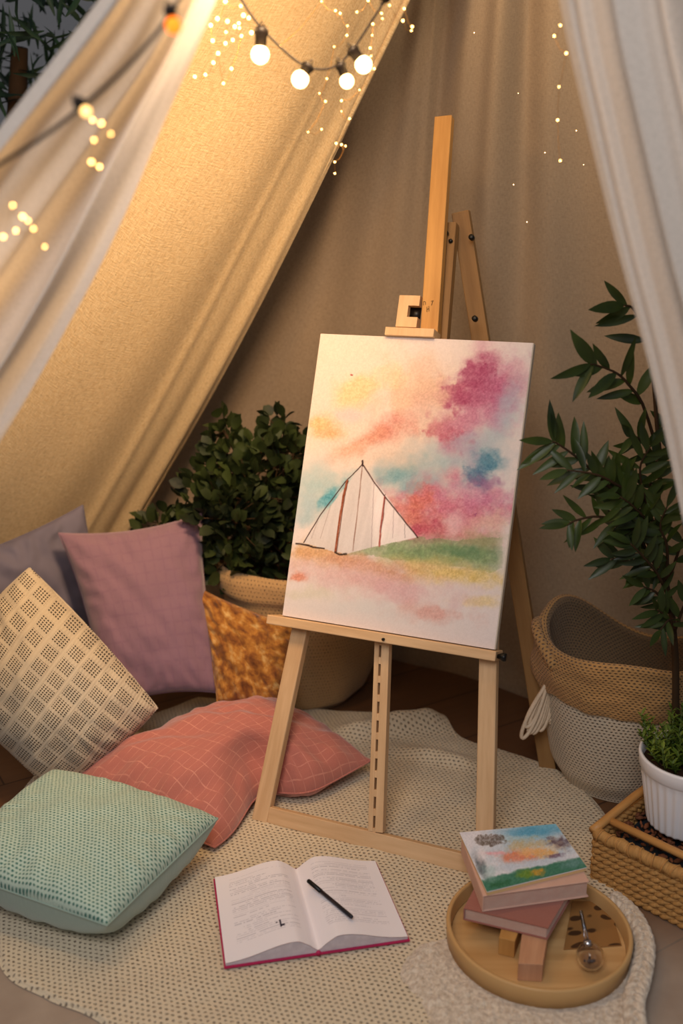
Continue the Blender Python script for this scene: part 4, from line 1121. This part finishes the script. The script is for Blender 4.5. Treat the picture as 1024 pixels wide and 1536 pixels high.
# rounded pale cushion end beside the planter on the floor
# ------------------------------------------------------------------ tree outside
tt = D(10, 60, 2.6); base_ = Vector((tt.x-.15, tt.y+.25, .0))
te = thing('outdoor_tree', 'dark blue-green tree foliage outside the tent at the top left corner', 'tree', base_)
m = MB(); m.tube([base_, base_+Vector((.02, 0, 1.0)), tt+Vector((0, .1, 0))], [.05, .04, .02], 10); m.build('trunk', M_stem, te)
lv = MB()
for k in range(900):
    v3 = rv(); p = tt+Vector((v3.x*.38-.1, v3.y*.3+.1, v3.z*.34+.06))
    leaf(lv, p, rv()+Vector((0, 0, .6)), random.uniform(.06, .12), random.uniform(.012, .02), up=rv().normalized(), seg=3, droop=.3)
lv.build('foliage', leafmat('outdoor_leaf', (22, 40, 34), (48, 78, 56), .5), te)

# ------------------------------------------------------------------ string lights
M_cable = plain('cable_rubber', (34, 27, 22), .6)
M_bulb = emis('glowing_globe', (255, 214, 150), 9.0)
M_led = emis('glowing_led', (255, 196, 110), 16.0)
M_socket = plain('socket_black', (24, 18, 15), .5)
M_wire = plain('copper_wire', (190, 140, 70), .4, .6)
def cable(pts, label, r=.0022):
    P = smooth([D(*p) for p in pts], 60)
    m = MB(); m.tube(P, r, 8); o = m.build('string_light_cable', M_cable, base=P[30]); tag(o, label, 'cable')
cable([(-60, 282, 1.06), (0, 246, 1.06), (60, 208, 1.06), (120, 163, 1.06), (190, 100, 1.07), (248, 32, 1.08), (285, -30, 1.09), (310, -80, 1.10)], 'thick dark festoon cable in front of the left curtain, with two sockets', .0021)
cable([(345, -40, 1.62), (366, 6, 1.62), (395, 45, 1.62), (440, 88, 1.62), (472, 103, 1.62), (503, 99, 1.62), (530, 72, 1.62), (555, 35, 1.62), (578, -4, 1.62), (600, -60, 1.62)], 'dark festoon cable sagging at the top centre, with lit globe bulbs', .0018)
M_amber = emis('amber_globe', (255, 120, 30), 2.2)
def festoon(px, py, qx, qy, Y, r, label, gm=M_bulb):
    a, b = D(px, py, Y), D(qx, qy, Y-.004); d = (b-a).normalized()
    t = thing('festoon_bulb', label, 'light bulb', b, 'festoon bulbs on the dark cables')
    m = MB(); e = b-d*(r*.75); m.tube([a-d*.004, a, a.lerp(e, .25), a.lerp(e, .3), e], [max(r*.5, .005), max(r*.78, .0068), max(r*.78, .0068), max(r*.66, .006), r*.62], 14); m.build('socket', M_socket, t)
    m = MB(); pr = [(.0001, -1)]+[(math.sin(PI*k/14), -math.cos(PI*k/14)) for k in range(1, 14)]+[(.0001, 1)]
    m.lathe([(p*r, q*r) for p, q in pr], b, 24); m.build('globe', gm, t)
    m = MB(); m.tube([a-d*.004+Vector((-.004, 0, 0)), a-d*.011, a-d*.004+Vector((.004, 0, 0))], .0012, 6); m.build('hanger', M_socket, t)
festoon(392, 44, 390, 82, 1.62, .0135, 'glowing globe bulb in a long dark socket, first on the centre cable')
festoon(462, 99, 450, 119, 1.62, .0128, 'glowing globe bulb at the lowest left bend of the centre cable')
festoon(510, 97, 520, 122, 1.62, .0105, 'glowing globe bulb at the lowest right bend of the centre cable')
festoon(528, 74, 545, 97, 1.62, .0125, 'glowing globe bulb tilted outward where the centre cable rises')
festoon(576, -2, 584, -22, 1.62, .0115, 'dark socket at the very top of the centre cable')
festoon(255, 16, 260, 38, 1.05, .0078, 'orange tipped bulb in a dark socket high on the left cable', M_amber)
festoon(118, 154, 129, 167, 1.05, .0052, 'bulb in a dark socket midway along the left cable', emis('soft_globe', (255, 200, 120), 3.0))
def fairy(leds, Y, label, r=.0018, wire=True, jit=.03):
    P = [D(x, y, Y+random.uniform(-jit, jit)) for x, y in leds]
    t = thing('fairy_lights', label, 'fairy lights', P[0])
    for p in P:
        bm_ = MB(); rr_ = r*random.uniform(.75, 1.25); pr = [(.0001, -1)]+[(math.sin(PI*k/6), -math.cos(PI*k/6)) for k in range(1, 6)]+[(.0001, 1)]
        bm_.lathe([(a*rr_, b*rr_) for a, b in pr], p, 10); bm_.build('led', M_led, t)
    if wire:
        m = MB()
        for a, b in zip(P[:-1], P[1:]):
            if (a-b).length < .25: m.tube([a, a.lerp(b, .5)+Vector((0, 0, -.006)), b], .00035, 4, cap=False)
        m.build('wire', M_wire, t)
fairy([(361, 9), (338, 2), (326, 28), (316, 38), (319, 61), (338, 65), (349, 60), (339, 48), (341, 32), (352, 40), (358, 35), (359, 42), (365, 23), (373, 27), (377, 49), (362, 54), (347, 103), (335, 125), (327, 80), (320, 94), (308, 112), (292, 115)], 1.70, 'dense cluster of tiny warm lights left of the first globe bulb', .0026)
fairy([(420, 69), (482, 2), (503, 16), (510, 20), (521, 39), (520, 53), (501, 70), (490, 118), (479, 140), (488, 152), (462, 198), (482, 194)], 1.70, 'tiny warm lights dotted between the centre cable loops', .0013)
fairy([(535, 18), (552, 1), (572, 20), (573, 28), (559, 36), (558, 53), (555, 72), (556, 84), (561, 103), (539, 135), (512, 151), (512, 167), (524, 178), (504, 215), (512, 217), (518, 219), (502, 243), (502, 260)], 1.72, 'tiny warm lights trailing down the hem right of the centre bulbs', .0014)
fairy([(584, 8), (604, 31), (617, 46), (618, 40), (606, 13)], 1.66, 'tiny warm lights on a short wire at the top centre', .0015)
fairy([(840, 38), (831, 54), (849, 80), (838, 130), (836, 180), (840, 241)], 1.60, 'string of tiny lights hanging by the right curtain', .0014)
fairy([(711, 49), (777, 140), (817, 229), (864, 196), (875, 247), (770, 277), (790, 333)], 2.05, 'sparse tiny lights scattered in front of the back wall', .0010, wire=False)
fairy([(139, 180), (152, 185), (166, 201), (141, 210), (137, 243), (149, 250)], 1.09, 'warm tiny lights hanging below the middle bulb of the left cable', .0015)
fairy([(5, 355), (19, 308), (34, 325), (42, 331), (24, 346), (50, 343), (67, 370)], 1.09, 'warm tiny lights at the left edge over the white curtain', .0017)

# ------------------------------------------------------------------ lights
def point(name, loc, col, power, r=.03):
    l = bpy.data.lights.new(name, 'POINT'); l.energy = power; l.color = col; l.shadow_soft_size = r
    o = bpy.data.objects.new(name, l); C.objects.link(o); o.location = loc; return o
WARM = (1.0, .60, .26); WARM2 = (1.0, .72, .42)
point('lamp_glow', (-.34, 1.66, 1.56), WARM, 6, .05)       # over the left panel, above the frame
point('lamp_glow', (.02, 1.80, 1.62), WARM, 3.8, .05)
point('lamp_glow', (.46, 2.05, 1.70), WARM2, 3.2, .06)
point('lamp_glow', (-.62, 1.45, 1.20), WARM, 4.5, .05)       # behind the left curtain
def area(name, loc, tgt, size, col, power):
    l = bpy.data.lights.new(name, 'AREA'); l.shape = 'DISK'; l.size = size; l.energy = power; l.color = col
    o = bpy.data.objects.new(name, l); C.objects.link(o); o.location = loc
    o.rotation_euler = (Vector(tgt)-Vector(loc)).to_track_quat('-Z', 'Y').to_euler(); return o
area('daylight', (-.30, -.35, 2.15), (-.02, 1.35, .0), 1.1, (1.0, .95, .95), 33)
area('daylight_side', (1.6, -.6, 1.6), (.3, 1.6, .9), 1.2, (.90, .93, 1.0), 4)
wash = area('warm_wash', (-.02, 1.30, 1.74), (-.55, 2.20, .80), .30, (1.0, .64, .34), 6.5)  # unseen warm fill, added to brighten the left tent panel
wash.data.spread = math.radians(80)
w = bpy.data.worlds.new('dusk'); bpy.context.scene.world = w; w.use_nodes = True
bg = w.node_tree.nodes['Background']; bg.inputs[0].default_value = (.56, .55, .58, 1); bg.inputs[1].default_value = .16
sc = bpy.context.scene
sc.view_settings.view_transform = 'Standard'; sc.view_settings.look = 'None'; sc.view_settings.exposure = -.14
sc.cycles.use_denoising = True
sc.cycles.max_bounces = 8; sc.cycles.sample_clamp_indirect = 4
